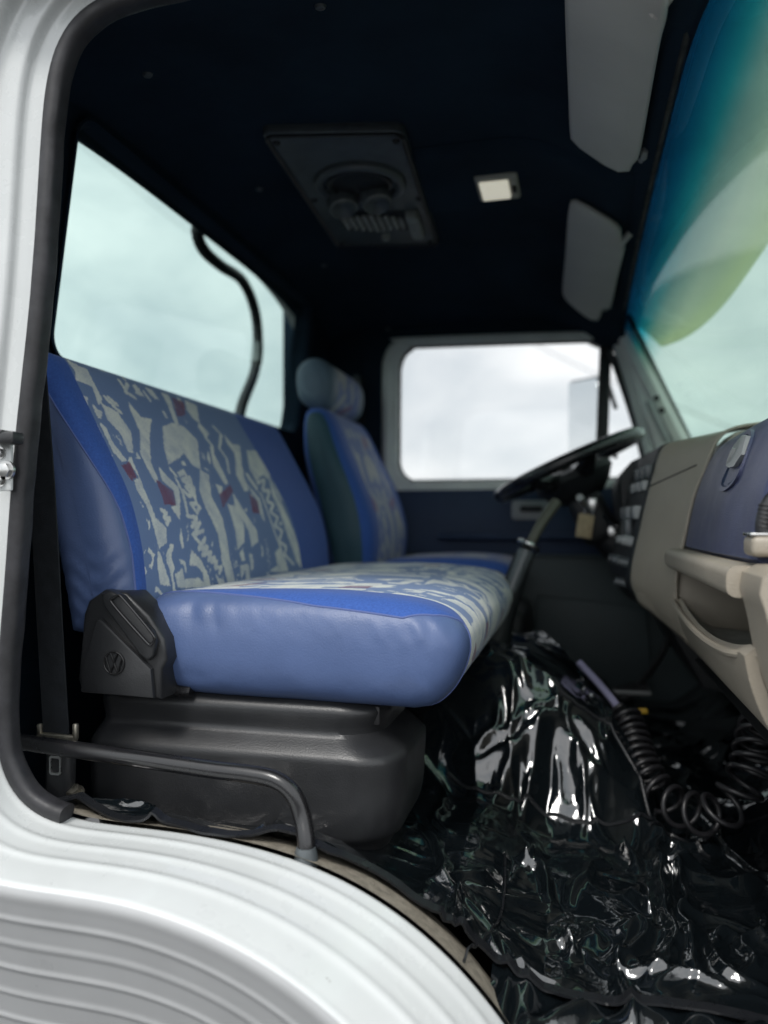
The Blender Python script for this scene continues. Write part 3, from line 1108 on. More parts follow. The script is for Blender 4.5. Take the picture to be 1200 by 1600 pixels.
PC, CC, NCT = prof_cush()
PC[:, 0] = np.where(PC[:, 0] > -.4, -.4 + (PC[:, 0] + .4) * .925, PC[:, 0])
CC[:, 0] = np.minimum(CC[:, 0], -.222)
xC = PC[:, 0]
fro = np.zeros(len(PC)); fro[:NCT] = np.linspace(0, 1, NCT)
seamC = np.interp(fro, [0, .08, .20, .42, .62, .70, .76, 1], [3, 8, 22, 44, 52, 34, 4, 3]); seamC[NCT:] = 3
b0C = np.interp(fro, [0, .1, .25, .42, .62, .72, .77, 1], [.0, .001, .006, .018, .026, .018, .001, .001])
b0C[NCT:] = .001
c0, cw0, cm, cw1, c1 = pad(PC, CC, 1.045, 2.02,   .082, .068, seamC, b0C, .012, 260, bulge=.010)
for q, rg in enumerate(c0):
    for i in range(len(rg)):
        x, z = rg[i, 0], rg[i, 2]
        fw = (1 - (q / (len(c0) - 1)) ** 3) * min(1, q / 6)
        dz = fw * math.exp(-((z + .13) / .045) ** 2)
        rg[i, 1] += .0035 * math.exp(-((x + .565 + .25 * (z + .12)) / .014) ** 2) * dz + .002 * math.exp(-((x + .53 + .3 * (z + .12)) / .010) ** 2) * dz
        rg[i, 1] += fw * .0016 * math.sin(x * 210 + z * 90) * math.exp(-((z + .145) / .025) ** 2) * math.exp(-((x + .18) / .08) ** 2)
        rg[i, 1] += fw * .0016 * (float(vnoise(np.array(x * 34 + 3), np.array(z * 26 + 9), 51)) - .5) + fw * .0009 * (float(vnoise(np.array(x * 80 + z * 30), np.array(z * 60 + 9), 52)) - .5)
        rg[i, 1] += fw * .003 * math.exp(-((z + .225) / .03) ** 2) * math.exp(-((x + .57) / .05) ** 2)
obj('cushion_side', loft(c0, True, True, False), M['vinyl'], bench, ang=180)
obj('cushion_border', loft(cw0, True, False, False), M['twill'], bench, ang=180)
cu = obj('cushion', loft(cm, True, False, False), M['print'], bench, ang=180)
obj('cushion_border', loft(cw1, True, False, False), M['twill'], bench, ang=180)
obj('cushion_side', loft(c1, True, False, True), M['vinyl'], bench, ang=180)
obj('piping', tube([tuple(p) for p in c0[-1][4:NCT]], .0017, 6), M['seam'], bench)
arc = np.r_[0, np.cumsum(np.linalg.norm(np.diff(np.r_[PC, PC[:1]], axis=0), axis=1))][:-1]
v = co(cu)
ar = np.tile(arc, len(cm))
# the same cloth, one pattern repeat along and folding over the front edge
P1 = np.stack([1.12 + np.mod(v[:, 1] - 1.10 + .22, .66), -.16 + np.mod(ar * .92 + .10, .42)], 1)
P2 = np.stack([1.12 + np.mod(v[:, 1] - 1.10 + .52, .66), .26 - np.mod(ar * .92 + .02, .42)], 1)
pale = np.maximum(np.maximum(poly_sd(P1, PALE), line_sd(P1, LINES)), np.where(np.mod(v[:, 1], .3) < .3, poly_sd(P2, PALE), -1))
pale = extra(P1, pale)
redd = poly_sd(P1, RED)
for nm, val in (('pale', pale), ('red', redd)):
    a = cu.data.attributes.new(nm, 'FLOAT', 'POINT')
    a.data.foreach_set('value', np.clip(val, -.05, .05).astype(np.float32))

# moulded black base
def base_ring(z, grow, xr, n=12):
    return [(x, y, z) for x, y in rrect(-.735 - grow * .3, xr + grow - .036, 1.085 - grow, 1.31, [.06, .02, .03, .070], n)][::1]


zr = [(-.262, .0, -.255), (-.270, .010, -.250), (-.280, .014, -.248), (-.306, .009, -.250), (-.313, .011, -.25), (-.326, .024, -.245), (-.338, .034, -.242),
      (-.345, .036, -.241), (-.38, .036, -.243), (-.42, .035, -.244), (-.455, .030, -.247), (-.475, .020, -.255), (-.56, .004, -.27)]
zz = crom([(z * 4, g_, x) for z, g_, x in zr], 50)
obj('seat_base', loft([base_ring(z / 4, g_, x) for z, g_, x in zz]), M['black'], bench, ang=50)
obj('base_tube', tube([atY(258, 1076, 1.07), atY(300, 1080, 1.07)], .010, 12), M['black_smooth'], bench)
obj('base_frame', rbox((-.45, 1.45, -.285), (.34, .70, .03), .005), M['dark_metal'], bench)

# hinge cover with the round emblem
def Yp(y):
    return lambda a, b: tuple(atY(a, b, 1.02) * 1.0 + Vector((0, y - 1.02, 0)))


cv = obj('hinge_cover', prism([(124, 1060), (133, 960), (141, 938), (165, 921), (200, 926), (236, 962), (258, 998), (263, 1030), (255, 1045), (253, 1092), (130, 1082)], Yp(1.015), Yp(1.075), .006, 3), M['black'], bench)
obj('hinge_arm', prism([(168, 926), (182, 922), (200, 930), (246, 985), (252, 1000), (248, 1022), (240, 1030), (228, 1022), (172, 946)], Yp(1.003), Yp(1.02), .004, 3), M['black'], cv)
slot = [atY(a, b, 1.001) for a, b in ((178, 934), (184, 930), (193, 936), (238, 990), (241, 1000), (236, 1006), (228, 1002), (176, 943), (178, 934))]
obj('slot_rim', tube(slot, .0022, 8, 60), M['black_smooth'], cv)
obj('lower_plate', prism([(160, 966), (166, 966), (243, 1043), (247, 1088), (134, 1078), (138, 1040)], Yp(1.006), Yp(1.02), .0025, 2), M['black'], cv)
ec = atY(178, 1036, 1.0045)
er = .0165
em = [torus(ec, (0, 1, 0), er, .0015, 40, 8)]


def stroke(pts):
    return tube([ec + Vector((x * er, -.0005, z * er)) for x, z in pts], .0015, 6)


em += [stroke([(-.36, .88), (0, .08)]), stroke([(0, .08), (.36, .88)]), stroke([(-.82, .48), (-.38, -.86)]), stroke([(-.38, -.86), (0, -.06)]), stroke([(0, -.06), (.38, -.86)]), stroke([(.38, -.86), (.82, .48)])]
obj('emblem', merge(*em), M['emblem'], cv)

# ------------------------------------------------------------------ DRIVER'S SEAT
drv = thing('driver_seat', "driver's seat with separate round-cornered headrest and dark teal side", 'seat', (-.4, 2.33, -.45))
fz = crom([(-.50, -.16), (-.488, -.06), (-.495, .02), (-.53, .12), (-.578, .22), (-.615, .30), (-.640, .335), (-.672, .345), (-.705, .325), (-.705, .22), (-.67, .08), (-.63, -.06), (-.62, -.16)], 90)
fz[:, 0] -= .072
DC = np.stack([np.interp(np.clip(fz[:, 1], -.12, .29), [-.12, .08, .29], [-.632, -.662, -.730]), np.clip(fz[:, 1], -.12, .29)], 1)
d0, dw, dm, dw1, d1 = pad(fz, DC, 2.085, 2.63, .075, .07, np.full(90, 55.), np.full(90, .03), np.full(90, .03), 80)
# narrower at the top
for L in (d0, dw, dm, dw1, d1):
    for rg in L:
        k = 1 - .15 * sstep(.12, .36, rg[:, 2]) - .07 * sstep(-.02, -.16, rg[:, 2])
        rg[:, 1] = 2.355 + (rg[:, 1] - 2.355) * k
obj('back_side', loft(d0, True, True, False), M['teal_side'], drv, ang=180)
obj('back_border', loft(dw, True, False, False), M['twill'], drv, ang=180)
db = obj('backrest', loft(dm, True, False, False), M['print_pale'], drv, ang=180)
obj('back_border', loft(dw1, True, False, False), M['twill'], drv, ang=180)
obj('back_side', loft(d1, True, False, True), M['teal_side'], drv, ang=180)
v = co(db)
set_print(db, np.stack([v[:, 1] - 1.0, v[:, 2] * .9], 1))
hz = crom([(-.625, .37), (-.612, .41), (-.618, .455), (-.645, .482), (-.682, .486), (-.712, .46), (-.715, .41), (-.70, .37), (-.66, .352)], 60, True)
hz = (hz - np.array((-.663, .42))) * 1.15 + np.array((-.752, .418))
HC = np.tile(np.array([[-.752, .418]]), (60, 1))
h0, hw, hm, hw1, h1 = pad(hz, HC, 2.14, 2.54, .06, .055, np.full(60, 70.), np.full(60, .03), np.full(60, .03), 40)
obj('headrest_side', loft(h0 + hw, True, True, False), M['grey_vinyl'], drv, ang=180)
hm_ = obj('headrest', loft(hm, True, False, False), M['print_pale'], drv, ang=180)
obj('headrest_side', loft(hw1 + h1, True, False, True), M['grey_vinyl'], drv, ang=180)
v = co(hm_)
set_print(hm_, np.stack([v[:, 1] - .9, v[:, 2] - .3], 1))
for y in (2.25, 2.38):
    obj('headrest_post', tube([(-.75, y, .30), (-.762, y, .38)], .007, 8), M['metal'], drv)
cz = crom([(-.55, -.13), (-.52, -.105), (-.42, -.098), (-.3, -.095), (-.18, -.10), (-.11, -.115), (-.085, -.15), (-.10, -.20), (-.16, -.225)], 60)
cz[:, 0] = -.55 + (cz[:, 0] + .55) * .84
cz = np.r_[cz, crom([tuple(cz[-1]), (-.5, -.225), (-.55, -.2), (-.55, -.13)], 30)[1:-1]]
CZ = np.stack([np.clip(cz[:, 0], -.5, -.21), np.full(len(cz), -.16)], 1)
e0, ew, em_, ew1, e1 = pad(cz, CZ, 2.10, 2.57, .065, .05, np.full(len(cz), 60.), np.full(len(cz), .02), np.full(len(cz), .02), 60)
obj('cushion_side', loft(e0, True, True, False), M['teal_side'], drv, ang=180)
obj('cushion_border', loft(ew, True, False, False), M['twill'], drv, ang=180)
ec_ = obj('cushion', loft(em_, True, False, False), M['print_pale'], drv, ang=180)
obj('cushion_border', loft(ew1 + e1, True, False, True), M['twill'], drv, ang=180)
v = co(ec_)
set_print(ec_, np.stack([v[:, 1] - 1.0, v[:, 0] + .45], 1))
obj('seat_base', rbox((-.33, 2.34, -.37), (.40, .36, .26), .03, 3), M['dark'], drv)

# ------------------------------------------------------------------ VINYL FLOOR COVER
FX = [(-.8, -.392)] + [(float(x), float(z) - .004) for x, z in OP if -.66 < x < -.16 and z < -.3] + [(-.1, -.545), (-.04, -.568), (.05, -.575), (.3, -.580), (.7, -.55)]
TX = [(-.9, -.272), (-.16, -.272), (-.10, -.278), (-.03, -.318), (.07, -.40), (.12, -.47), (.17, -.60)]


def floor_base(x, y):
    x = np.asarray(x, float); y = np.asarray(y, float)
    f = np.interp(x, [p[0] for p in FX], [p[1] for p in FX])
    t = np.interp(x, [p[0] for p in TX], [p[1] for p in TX])
    s = sstep(.40, .20, np.abs(y - 1.79))
    f = f - .058 * sstep(.90, 1.08, y) * sstep(-.10, -.24, x)
    h = f + np.maximum(t - f, 0) * s
    # toe board rising to the front
    h = h + .20 * sstep(.28, .62, x)
    return h


def pxfloor(px, py):
    r = ray(px, py)
    lo, hi = .6, 3.2
    for k in range(200):
        t = .6 + k * .013
        p = r * t
        if p.z < float(floor_base(p.x, p.y)):
            break
    return (p.x, p.y)


FOLDS = [  # polylines in photo coordinates, half width (m), height (m)
    ([(862, 1165), (820, 1215), (765, 1260)], .012, .012), ([(868, 1170), (845, 1225), (825, 1285)], .010, .013), ([(875, 1172), (868, 1230), (852, 1290)], .009, -.008),
    ([(880, 1175), (905, 1235), (915, 1295)], .013, .012), ([(850, 1165), (790, 1200), (735, 1215)], .012, .012), ([(835, 1150), (775, 1165), (725, 1195)], .011, .009),
    ([(770, 1110), (765, 1160), (755, 1190)], .007, .008), ([(790, 1020), (830, 1070), (850, 1100)], .009, .010), ([(820, 1035), (860, 1080), (870, 1130)], .008, .009),
    ([(895, 1190), (935, 1230), (950, 1275)], .010, .008), ([(900, 1120), (930, 1150), (940, 1190)], .010, .008), ([(860, 1095), (840, 1130), (870, 1150), (885, 1120)], .007, .009),
    ([(1035, 1310), (1040, 1400), (1065, 1470), (1082, 1510)], .012, .014), ([(1065, 1330), (1075, 1420), (1085, 1500)], .010, .013), ([(1050, 1330), (1062, 1420), (1075, 1500)], .006, -.010),
    ([(725, 1420), (730, 1460), (722, 1510)], .007, .012), ([(820, 1460), (880, 1475), (930, 1500)], .008, .008), ([(940, 1500), (990, 1525), (1060, 1545)], .008, .009),
    ([(920, 1440), (960, 1470), (990, 1450)], .010, .010), ([(960, 1500), (1000, 1480), (985, 1455)], .008, .008), ([(1000, 1300), (1100, 1330), (1200, 1280)], .012, .010),
    ([(1100, 1320), (1150, 1290), (1200, 1250)], .012, .016), ([(1150, 1400), (1190, 1395), (1230, 1410)], .012, .012), ([(655, 1290), (690, 1340), (700, 1390)], .008, .010),
    ([(740, 1380), (800, 1410), (870, 1415)], .009, .007), ([(640, 1180), (680, 1240), (690, 1300)], .010, .012), ([(740, 1530), (800, 1510), (900, 1540)], .010, .008),
    ([(1110, 1480), (1150, 1530), (1200, 1545)], .010, .010), ([(1040, 1560), (1080, 1545), (1130, 1560)], .008, .010)]
_fr = random.Random(11)
for k in range(18):
    a, b = _fr.uniform(690, 1190), _fr.uniform(1345, 1560)
    if b > 1480 + (a - 700) * .12:
        b -= 70
    t, L_ = _fr.choice((_fr.uniform(60, 120), _fr.uniform(-25, 25), _fr.uniform(20, 160))), _fr.uniform(25, 85)
    p0, p2 = (a - L_ / 2 * math.cos(R(t)), b - L_ / 2 * math.sin(R(t))), (a + L_ / 2 * math.cos(R(t)), b + L_ / 2 * math.sin(R(t)))
    pm = (a + _fr.uniform(-14, 14), b + _fr.uniform(-10, 10))
    FOLDS.append(([p0, pm, p2], _fr.uniform(.006, .011), _fr.uniform(.008, .015)))
for k in range(14):
    a, b = _fr.uniform(735, 960), _fr.uniform(1015, 1270)
    t, L_ = _fr.uniform(50, 130), _fr.uniform(30, 80)
    FOLDS.append(([(a - L_ / 2 * math.cos(R(t)), b - L_ / 2 * math.sin(R(t))), (a + _fr.uniform(-8, 8), b), (a + L_ / 2 * math.cos(R(t)), b + L_ / 2 * math.sin(R(t)))], _fr.uniform(.005, .009), _fr.uniform(.004, .009)))
FW = [(np.array(crom([pxfloor(*q) for q in l], 14)), w, h) for l, w, h in FOLDS]


def floor_z(x, y):
    x = np.asarray(x, float); y = np.asarray(y, float)
    h = floor_base(x, y)
    P = np.stack([x, y], -1).reshape(-1, 2)
    wob = np.stack([vnoise(P[:, 0] * 22 + 9, P[:, 1] * 22, 31) - .5, vnoise(P[:, 0] * 22, P[:, 1] * 22 + 5, 32) - .5], 1) * .028
    Pw = P + wob
    acc = np.zeros(len(P))
    for l, w, hh in FW:
        Q = l
        lo, hi = Q.min(0) - .08, Q.max(0) + .08
        sel = np.where(np.all((Pw >= lo) & (Pw <= hi), axis=1))[0]
        if not len(sel):
            continue
        S = Pw[sel]
        dm_ = np.full(len(S), 9.); tm = np.zeros(len(S))
        for k, (a, b) in enumerate(zip(Q[:-1], Q[1:])):
            ab = b - a
            t = np.clip(((S - a) @ ab) / max(1e-12, ab @ ab), 0, 1)
            d = np.linalg.norm(S - a - t[:, None] * ab, axis=1)
            tm = np.where(d < dm_, (k + t) / (len(Q) - 1), tm)
            dm_ = np.minimum(dm_, d)
        acc[sel] += 1.5 * hh * np.exp(-np.abs(dm_ / w) ** 1.6) * np.sin(np.pi * np.clip(tm * .9 + .05, 0, 1)) ** .5
    xs, ys = P[:, 0], P[:, 1]
    wx = xs + .05 * (vnoise(xs * 9, ys * 9, 3) - .5); wy = ys + .05 * (vnoise(xs * 9 + 7, ys * 9, 4) - .5)
    big = .020 * (vnoise(wx * 7, wy * 7, 5) - .5)
    rid = 1 - np.abs(2 * vnoise(wx * 8 + wy * 3, wy * 7, 6) - 1)
    rid2 = 1 - np.abs(2 * vnoise(wx * 17, wy * 21 - wx * 7, 8) - 1)
    rid3 = 1 - np.abs(2 * vnoise(wx * 60 + 3, wy * 66, 9) - 1)
    amt = .4 + .9 * vnoise(xs * 5 + 2, ys * 5, 11)
    acc += big + (.0150 * rid ** 5 + 0.0026 * rid2 ** 5 + .0004 * rid3 ** 3) * amt
    return h + acc.reshape(h.shape)


fc = thing('floor_cover', 'crumpled glossy black vinyl sheet covering the cab floor and engine hump', 'floor cover', (0, 1.4, -.58))


def yedge(x):
    x = np.asarray(x, float)
    return np.interp(x, [-.75, -.3, -.2], [.896, .897, .902]) + (.007 * np.sin(x * 19 + 1) + .006 * np.sin(x * 47)) * np.interp(x, [-.2, -.08], [1, .25]) + np.interp(x, [-.75, -.45, -.30, -.22, -.15, -.05, .6], [.0, .002, .016, .034, .056, .062, .070])


xs = np.linspace(-.76, .66, 520)
ts = np.linspace(0, 1, 560) ** 1.25
XX = np.repeat(xs[:, None], len(ts), 1)
YY = yedge(XX) + (2.64 - yedge(XX)) * ts[None]
ZZ = floor_z(XX, YY)
ZZ += .002 * np.exp(-(YY - yedge(XX)) / .02)
V_ = np.stack([XX, YY, ZZ], -1).reshape(-1, 3)
nv = len(ts)
I = np.arange(len(xs) * nv).reshape(len(xs), nv)
F_ = np.stack([I[:-1, :-1], I[1:, :-1], I[1:, 1:], I[:-1, 1:]], -1).reshape(-1, 4)
obj('vinyl_sheet', (V_.tolist(), F_.tolist()), M['floor'], fc, ang=180, recalc=False)
# stitched hem along the near edge
hx = np.linspace(-.74, .62, 300)
hem = [(x, y - .002, z + .003) for x, y, z in zip(hx, yedge(hx), floor_z(hx, yedge(hx)) + .002)]
obj('hem', strip(hem, (0, 1, .12), .013, .0035), M['hem'], fc, ang=60)
# lower flap hanging over the step
FLX = np.linspace(-.2, .8, 400)
FLZ = floor_z(FLX, yedge(FLX))


def flap(u, v):
    x = -.10 + .72 * u
    y = float(yedge(x)) + .004 - .12 * v + .010 * math.sin(x * 41 + 3 * v) * v
    z = float(np.interp(x, FLX, FLZ)) - .001 - .006 * v - .045 * v * v + .012 * math.sin(x * 33 + 5 * v) * math.sin(v * 3.0) + .006 * math.sin(x * 95 + 9 * v)
    return (x, y, z)


obj('flap', gridsurf(flap, np.linspace(0, 1, 140), np.linspace(0, 1, 26)), M['floor'], fc, ang=180)


def seam(pts, r=.0028, n=90, lift=.002):
    Q = crom([pxfloor(*p) for p in pts], n)
    z = floor_z(Q[:, 0], Q[:, 1])
    return tube([(a, b, c_ + lift) for (a, b), c_ in zip(Q, z)], r, 6)


obj('seam', seam([(700, 1222), (760, 1250), (850, 1282), (930, 1300), (1015, 1300)], .0036), M['hem'], fc)
obj('seam', seam([(1018, 1300), (1000, 1240), (975, 1180), (940, 1130), (885, 1085), (862, 1060)], .0030), M['hem'], fc)
obj('seam', seam([(1015, 1302), (1050, 1315), (1110, 1345)], .003), M['hem'], fc)
obj('seam', seam([(1100, 1330), (1150, 1300), (1215, 1262)], .004), M['hem'], fc)
obj('seam', seam([(790, 1340), (785, 1420), (750, 1480), (720, 1520)], .0018), M['hem'], fc)

# ------------------------------------------------------------------ DASHBOARD
dash = thing('dashboard', 'beige dashboard with navy glovebox lid, open shelf and centre console', 'dashboard', (.35, 1.7, -.1))


def ysweep(prof, ys_, mod=None, cap=True):
    return loft([[(mod(x, y, z) if mod else (x, y, z)) for x, z in prof] for y in ys_], True, cap, cap)


# upper body behind the lid
up = crom([(.62, .10), (.50, .150), (.40, .166), (.32, .160), (.292, .145), (.275, .09), (.245, -.03), (.26, -.06), (.45, -.06), (.62, -.06)], 60, True)
obj('upper_body', ysweep(up, np.linspace(.93, 2.60, 4)), M['beige'], dash, ang=50)
# glovebox lid: curved plate
lid_o = crom([(.205, -.043), (.209, -.02), (.224, .05), (.243, .105), (.262, .140), (.285, .158), (.33, .168)], 26)
lid_i = lid_o[::-1] + np.array([.018, -.012])
LP = np.r_[lid_o, lid_i]


def lidmod(x, y, z):
    # far edge leans: further across at the bottom
    far = 1.585 + .0 * z
    t = (y - 1.0) / .585
    y2 = 1.0 + t * (far - 1.0)
    return (x + .004 * math.sin(t * math.pi) * -1, y2, z)


ly = [1.0, 1.003, 1.009] + list(np.linspace(1.02, 1.565, 20)) + [1.576, 1.582, 1.585]
rings = []
for y in ly:
    e = max(0, 1 - (y - 1.0) / .012, 1 - (1.585 - y) / .012)
    off = .006 * e * e
    ring_ = []
    for k, (x, z) in enumerate(LP):
        ring_.append(lidmod(x + (off if k < len(lid_o) else 0), y, z))
    rings.append(ring_)
lid = obj('glovebox_lid', loft(rings), M['navy'], dash, ang=35)


def onlid(px, py, lift=0.):
    """point on the lid's outer face under a photo location"""
    r = ray(px, py)
    lo, hi = .5, 2.5
    for _ in range(40):
        t = (lo + hi) / 2
        p = r * t
        if p.x < interp(p.z, [(z, x) for x, z in lid_o]):
            lo = t
        else:
            hi = t
    p = r * lo
    return p + Vector((-lift - .0055, 0, lift * .3 + .0015))


obj('lid_backing', prism([(.258, .09), (.268, .13), (.281, .158), (.297, .174), (.34, .186), (.44, .186), (.44, .09)], lambda x, z: (x, 1.588, z), lambda x, z: (x, 1.72, z), .004), M['beige'], dash)
# latch: recess ring + pull
lp = [(1172, 678), (1181, 684), (1160, 745), (1140, 768), (1130, 764), (1138, 742)]
W0 = [onlid(*q) for q in lp]
LPo = crom([tuple(w) for w in W0], 40, True)
cen = Vector(LPo.mean(0))
rings = [[Vector(p) + Vector((.004, 0, 0)) for p in LPo], [Vector(p) + Vector((-.0015, 0, .0005)) for p in LPo], [cen + (Vector(p) - cen) * .86 + Vector((-.001, 0, .0005)) for p in LPo], [cen + (Vector(p) - cen) * .80 + Vector((.006, 0, -.002)) for p in LPo]]
lt = obj('latch_rim', loft(rings[:3], True, True, False), M['navy'], lid, ang=35)
obj('latch_well', loft([[cen + (Vector(p) - cen) * .88 + Vector((-.0006, 0, .0003)) for p in LPo], [cen + (Vector(p) - cen) * .80 + Vector((.0012, 0, -.0004)) for p in LPo]], True, False, True), M['door_navy'], lt, ang=35)
pp = [onlid(*q) for q in ((1166, 684), (1174, 682), (1179, 688), (1172, 706), (1163, 726), (1152, 733), (1144, 730), (1147, 720), (1157, 702))]
PPo = crom([tuple(w) for w in pp], 30, True)
pcn = Vector(PPo.mean(0))
rings = [[Vector(p) + Vector((.002, 0, 0)) for p in PPo], [Vector(p) + Vector((-.004, 0, .001)) for p in PPo], [pcn + (Vector(p) - pcn) * .8 + Vector((-.0065, 0, .002)) for p in PPo]]
obj('latch_pull', loft(rings), M['alu'], dash, ang=50)
obj('latch_ring', torus(pcn + Vector((-.007, 0, .002)), (-1, 0, .35), .010, .0012, 24, 6), M['dark'], dash)

# rounded ledge under the lid
lg = rrect(.170, .262, -.086, -.049, [.006, .013, .012, .006], 6)
obj('ledge', loft([[(x, y, z) for x, z in lg] for y in [.962, .967] + list(np.linspace(.98, 1.60, 16))]), M['beige'], dash, ang=50)
# near end post of the shelf
po = crom([(.22, -.046), (.192, -.052), (.183, -.066), (.192, -.10), (.202, -.155), (.220, -.21), (.255, -.27), (.40, -.33), (.42, -.05)], 50, True)
obj('end_post', ysweep(po, (.86, .865, .952, .965)), M['beige'], dash, ang=40)
# shelf cavity
obj('shelf_back', rbox((.40, 1.30, -.13), (.02, .66, .2), .004), M['beige'], dash)
obj('shelf_side', prism([(.19, -.06), (.19, -.16), (.24, -.26), (.40, -.28), (.40, -.06)], lambda x, z: (x, 1.60, z), lambda x, z: (x, 1.615, z), .003), M['beige'], dash)


def tray(u, v):
    y = .945 + .655 * u
    dip = -.022 * math.sin(math.pi * u) ** .8
    x = .186 + .21 * v + .022 * max(0., 1 - u / .12) * (1 - v)
    z = -.150 + dip * (1 - v) - .045 * float(sstep(0, .35, v)) - .02 * v
    return (x, y, z)


obj('shelf_tray', gridsurf(tray, np.linspace(0, 1, 30), np.linspace(0, 1, 16)), M['louvre'], dash, solid=.004)
obj('tray_lip', tube([tray(u, 0) for u in np.linspace(0, 1, 24)], .0055, 8), M['beige'], dash)
obj('tray_screw', lathe([(.0, .004), (.004, .003), (.005, 0)], Vector(tray(.62, .45)) + Vector((0, 0, .003)), (-.3, 0, 1), 10), M['dark'], dash)
obj('shelf_knob', lathe([(.0, .02), (.016, .018), (.02, .006), (.02, 0)], (.39, 1.16, -.145), (-1, 0, 0), 18), M['dark'], dash)
obj('shelf_bottle', lathe([(.0, .0), (.022, .004), (.024, .05), (.014, .062), (.0, .066)], (.30, 1.06, -.225), (-.2, .2, 1), 18), M['alu'], dash)
# lower fascia
lf = [(.188, -.152), (.196, -.19), (.215, -.235), (.248, -.268), (.32, -.30), (.42, -.32)]
lfo = crom(lf, 24)
LFP = np.r_[lfo, lfo[::-1] + np.array([.012, .010])]


def lfmod(x, y, z):
    k = float(sstep(1.60, 1.76, y))
    d = float(sstep(1.70, 1.60, y)) * -.022 * math.sin(math.pi * min(1, max(0, (y - .985) / .615))) ** .8 * max(0, 1 - (-.152 - z) / .05)
    return (x - .062 * k, y, z + d + k * (.075 * sstep(-.14, -.30, z)))


obj('lower_fascia', ysweep(LFP, np.linspace(.955, 1.76, 60), lfmod), M['beige'], dash, ang=50)
# side fairing between lid and console
E1 = crom([tuple(atY(a, b, 1.76)) for a, b in ((1062, 690), (1036, 700), (1022, 742), (1012, 780), (1000, 832), (988, 888), (990, 920), (1012, 950))], 40)
E0 = crom([(.38, 1.585, .194), (.280, 1.585, .176), (.245, 1.59, .105), (.224, 1.59, .05), (.207, 1.59, -.03), (.193, 1.59, -.10), (.195, 1.59, -.17), (.215, 1.59, -.235)], 40)
rings = []
for k in np.linspace(0, 1, 14):
    kk = float(sstep(0, 1, k)) * .6 + .4 * k
    rings.append([Vector(a) * (1 - kk) + Vector(b) * kk for a, b in zip(E0, E1)])
obj('side_fairing', loft(rings, False), M['beige'], dash, solid=.006)
obj('fairing_joint', tube([Vector(r_[12]) + Vector((-.003, -.001, 0)) for r_ in rings[3:]], .0016, 6), M['dark'], dash)
# centre console facing the driver
E2 = [Vector(p) + Vector((-.028, .33, 0)) for p in E1]
con = obj('centre_console', loft([E1, [Vector(p) + Vector((-.004, .012, 0)) for p in E1], E2, [Vector(p) + Vector((.2, .33, 0)) for p in E1]], False), M['dark'], dash, solid=.006)


def confr(t, y):
    """point on the console face: t index 0..1 down, y across"""
    i = t * (len(E1) - 1)
    k = int(i)
    p = Vector(E1[k]) * (1 - (i - k)) + Vector(E1[min(k + 1, len(E1) - 1)]) * (i - k)
    f = (y - 1.76) / .33
    return p + Vector((-.028 * f, .33 * f, 0))


for t, mm in ((.22, 'alu'), (.30, 'dark')):
    for y in (1.80, 1.87, 1.94):
        obj('vent' if t < .25 else 'switch', rbox(confr(t, y) + Vector((-.006, 0, 0)), (.018, .05, .030 if t < .25 else .022), .003), M['smoky' if t < .25 else 'alu'], con)
for y in (1.80, 1.85, 1.90, 1.95, 2.0):
    obj('switch', rbox(confr(.45, y) + Vector((-.008, 0, 0)), (.020, .032, .030), .004), M['alu' if y in (1.80, 1.90) else 'smoky'], con)
for t, y, s in ((.62, 1.80, .013), (.62, 1.88, .010), (.74, 1.80, .012), (.74, 1.87, .012), (.74, 1.95, .012), (.86, 1.84, .010)):
    obj('knob', lathe([(.0, .030), (s * .9, .028), (s, .004), (s * 1.2, 0)], confr(t, y), (-1, 0, .2), 16), M['smoky' if t != .62 else 'alu'], con)
obj('radio', rbox(confr(.55, 1.92) + Vector((-.006, 0, 0)), (.016, .17, .05), .004), M['smoky'], con)
# grab handle at the near end
GX = atY(1192, 800, .97).x
gh = obj('handle_mount', rbox((GX + .008, .97, -.026), (.050, .05, .024), .007, 3), M['beige'], dash)
hpth = [(GX + .012, .97, -.015), (GX, .97, -.008), (GX + .004, .97, .018), (GX + .014, .97, .032), (GX + .03, .97, .036)]
obj('grab_handle', tube(hpth, .0085, 10, 24), M['black'], dash)
for k in range(6):
    obj('handle_rib', torus((GX + .001 + .0006 * k, .97, -.004 + .005 * k), (0.1, 0, 1), .0084, .0012, 16, 6), M['rubber'], dash)
obj('handle_trim', rbox((GX + .004, .97, -.0125), (.044, .045, .004), .0015), M['metal'], dash)
# instrument binnacle and knee panel on the driver's side
bn = crom([(.12, .04), (.115, .12), (.15, .165), (.24, .178), (.40, .15), (.42, -.05), (.2, -.10), (.13, -.02)], 40, True)
obj('instrument_binnacle', ysweep(bn, (2.06, 2.065, 2.55, 2.56)), M['dark'], dash, ang=40)
obj('knee_panel', prism([(.14, -.06), (.20, -.22), (.30, -.40), (.5, -.42), (.5, -.06)], lambda x, z: (x, 1.98, z), lambda x, z: (x, 2.60, z), .01), M['dark'], dash)
obj('end_cap', rbox((.28, 2.585, .10), (.20, .05, .09), .02), M['grey_paint'], dash)
obj('toe_cover', prism([(.27, -.32), (.46, -.5), (.62, -.5), (.62, -.31)], lambda x, z: (x, 1.0, z), lambda x, z: (x, 1.95, z), .01), M['dark'], dash)

